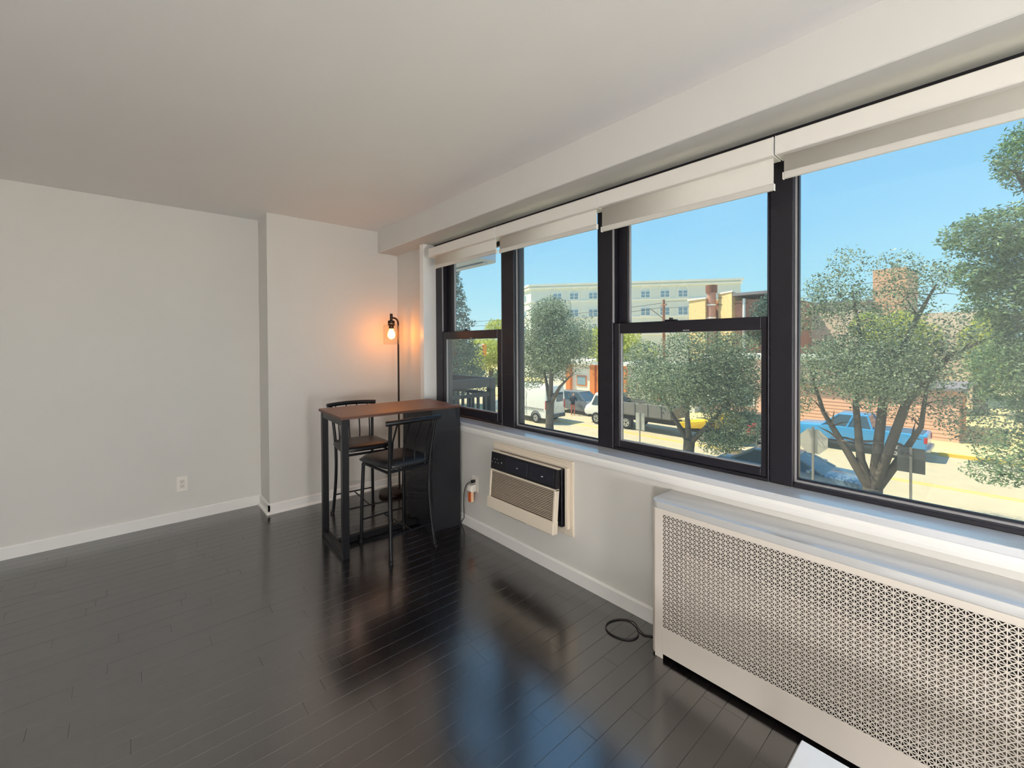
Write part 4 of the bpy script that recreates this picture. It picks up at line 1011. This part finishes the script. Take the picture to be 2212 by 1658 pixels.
# low brick wall and long brick shops behind the second tree
sh_ = empty('brick_shops', (34.0, 10.8, GZ + .13)); tag(sh_, 'row of pinkish brick shops half hidden by the broad street tree', 'building')
MB().box((0, -4.8, 0), (6, 5.0, 4.2)).build('walls', mat('pink_brick', (226, 186, 168), .85, var=.15, scale=3), sh_)
MB().box((-.15, -5, 4.2), (6.2, 5.2, 4.5)).build('parapet', M_creamtrim, sh_)
for yy in (-3.8, -1.4, 1.2, 3.4):
    o = MB().box((-.06, yy, .7), (0, yy + 1.5, 2.4)).build('window', M_wwhite, sh_); MB().box((-.08, yy + .12, .82), (-.05, yy + 1.38, 2.28)).build('pane', M_wglass, o)
# red flag behind the second tree
fg = empty('red_flag', (21.6, 7.55, GZ)); tag(fg, 'bright red cloth flag on a short pole seen through the broad tree', 'flag')
MB().tube([(0, 0, 0), (0, 0, 1.9)], .02, 6).build('pole', M_steel, fg)
vs_ = []; fs = []
for i in range(7):
    for j in range(5):
        vs_.append((.05 * math.sin(i * 1.3 + j * .5), .45 * i / 6, 1.85 - .5 * j / 4 - .22 * (i / 6)))
for i in range(6):
    for j in range(4): a = i * 5 + j; fs.append((a, a + 1, a + 6, a + 5))
fo = mesh_obj('cloth', vs_, fs, mat('red_cloth', (226, 40, 60), .8), fg, True); fo.modifiers.new('thick', 'SOLIDIFY').thickness = .012

# ---------------- balconies of this building
def balcony():
    bx, by, bz = 3.75, 4.62, -.20
    e = empty('balcony', (2.2, by, bz)); tag(e, 'dark balcony with baluster railing outside the end window', 'balcony')
    Lx, Ly = bx - 2.2, 3.6
    M_rl = mat('railing_dark', (44, 50, 60), .5, .2, var=.1)
    MB().box((0, -.05, -.2), (Lx + .08, Ly, 0), .01).build('slab', mat('slab_concrete', (150, 152, 156), .8, var=.06), e)
    zt_ = .893 - bz
    for p_ in ((Lx - .07, 0), (Lx - .07, Ly - .1)): MB().box((p_[0], p_[1], 0), (p_[0] + .09, p_[1] + .09, zt_), .004).build('post', M_rl, e)
    MB().box((0, 0, zt_ - .12), (Lx - .07, .06, zt_), .006).build('top_rail', M_rl, e)
    MB().box((Lx - .05, .09, zt_ - .12), (Lx + .01, Ly - .1, zt_), .006).build('top_rail', M_rl, e)
    MB().box((0, .01, zt_ - .245), (Lx - .07, .05, zt_ - .20), .004).build('mid_rail', M_rl, e)
    MB().box((Lx - .04, .09, zt_ - .245), (Lx, Ly - .1, zt_ - .20), .004).build('mid_rail', M_rl, e)
    MB().box((0, .01, .08), (Lx - .07, .05, .12), .004).build('bottom_rail', M_rl, e)
    MB().box((Lx - .04, .09, .08), (Lx, Ly - .1, .12), .004).build('bottom_rail', M_rl, e)
    n = 12
    for i in range(n): MB().box((.05 + (Lx - .2) * i / (n - 1), .018, .12), (.05 + (Lx - .2) * i / (n - 1) + .026, .044, zt_ - .245)).build('baluster', M_rl, e)
    n = 26
    for i in range(n): MB().box((Lx - .033, .2 + (Ly - .45) * i / (n - 1), .12), (Lx - .007, .2 + (Ly - .45) * i / (n - 1) + .026, zt_ - .245)).build('baluster', M_rl, e)
balcony()
ub = empty('balcony', (2.215, 4.66, 2.48)); tag(ub, 'underside of the balcony slab above the end window', 'balcony')
rr_ = .18; cpts = [(0, 0)] + [(1.70 - rr_ + rr_ * math.sin(R(a)), rr_ - rr_ * math.cos(R(a))) for a in range(0, 91, 15)] + [(1.70, 4.0), (0, 4.0)]
MB().prism(cpts, 2, .02, .25).build('slab', mat('slab_blue_grey', (168, 184, 205), .7, var=.04), ub)
MB().prism([(1.50, .15), (1.58, .15), (1.58, 4.0), (1.50, 4.0)], 2, 0, .03).build('drip_edge', mat('slab_blue_grey', (168, 184, 205), .7, var=.04), ub)
struct(box('wall_outer_side', (2.05, 3.9, -.12), (2.2, 9.0, 3.0), mat('outer_brick', (150, 110, 90), .85, var=.15)), 'outer wall of this building beyond the end window')
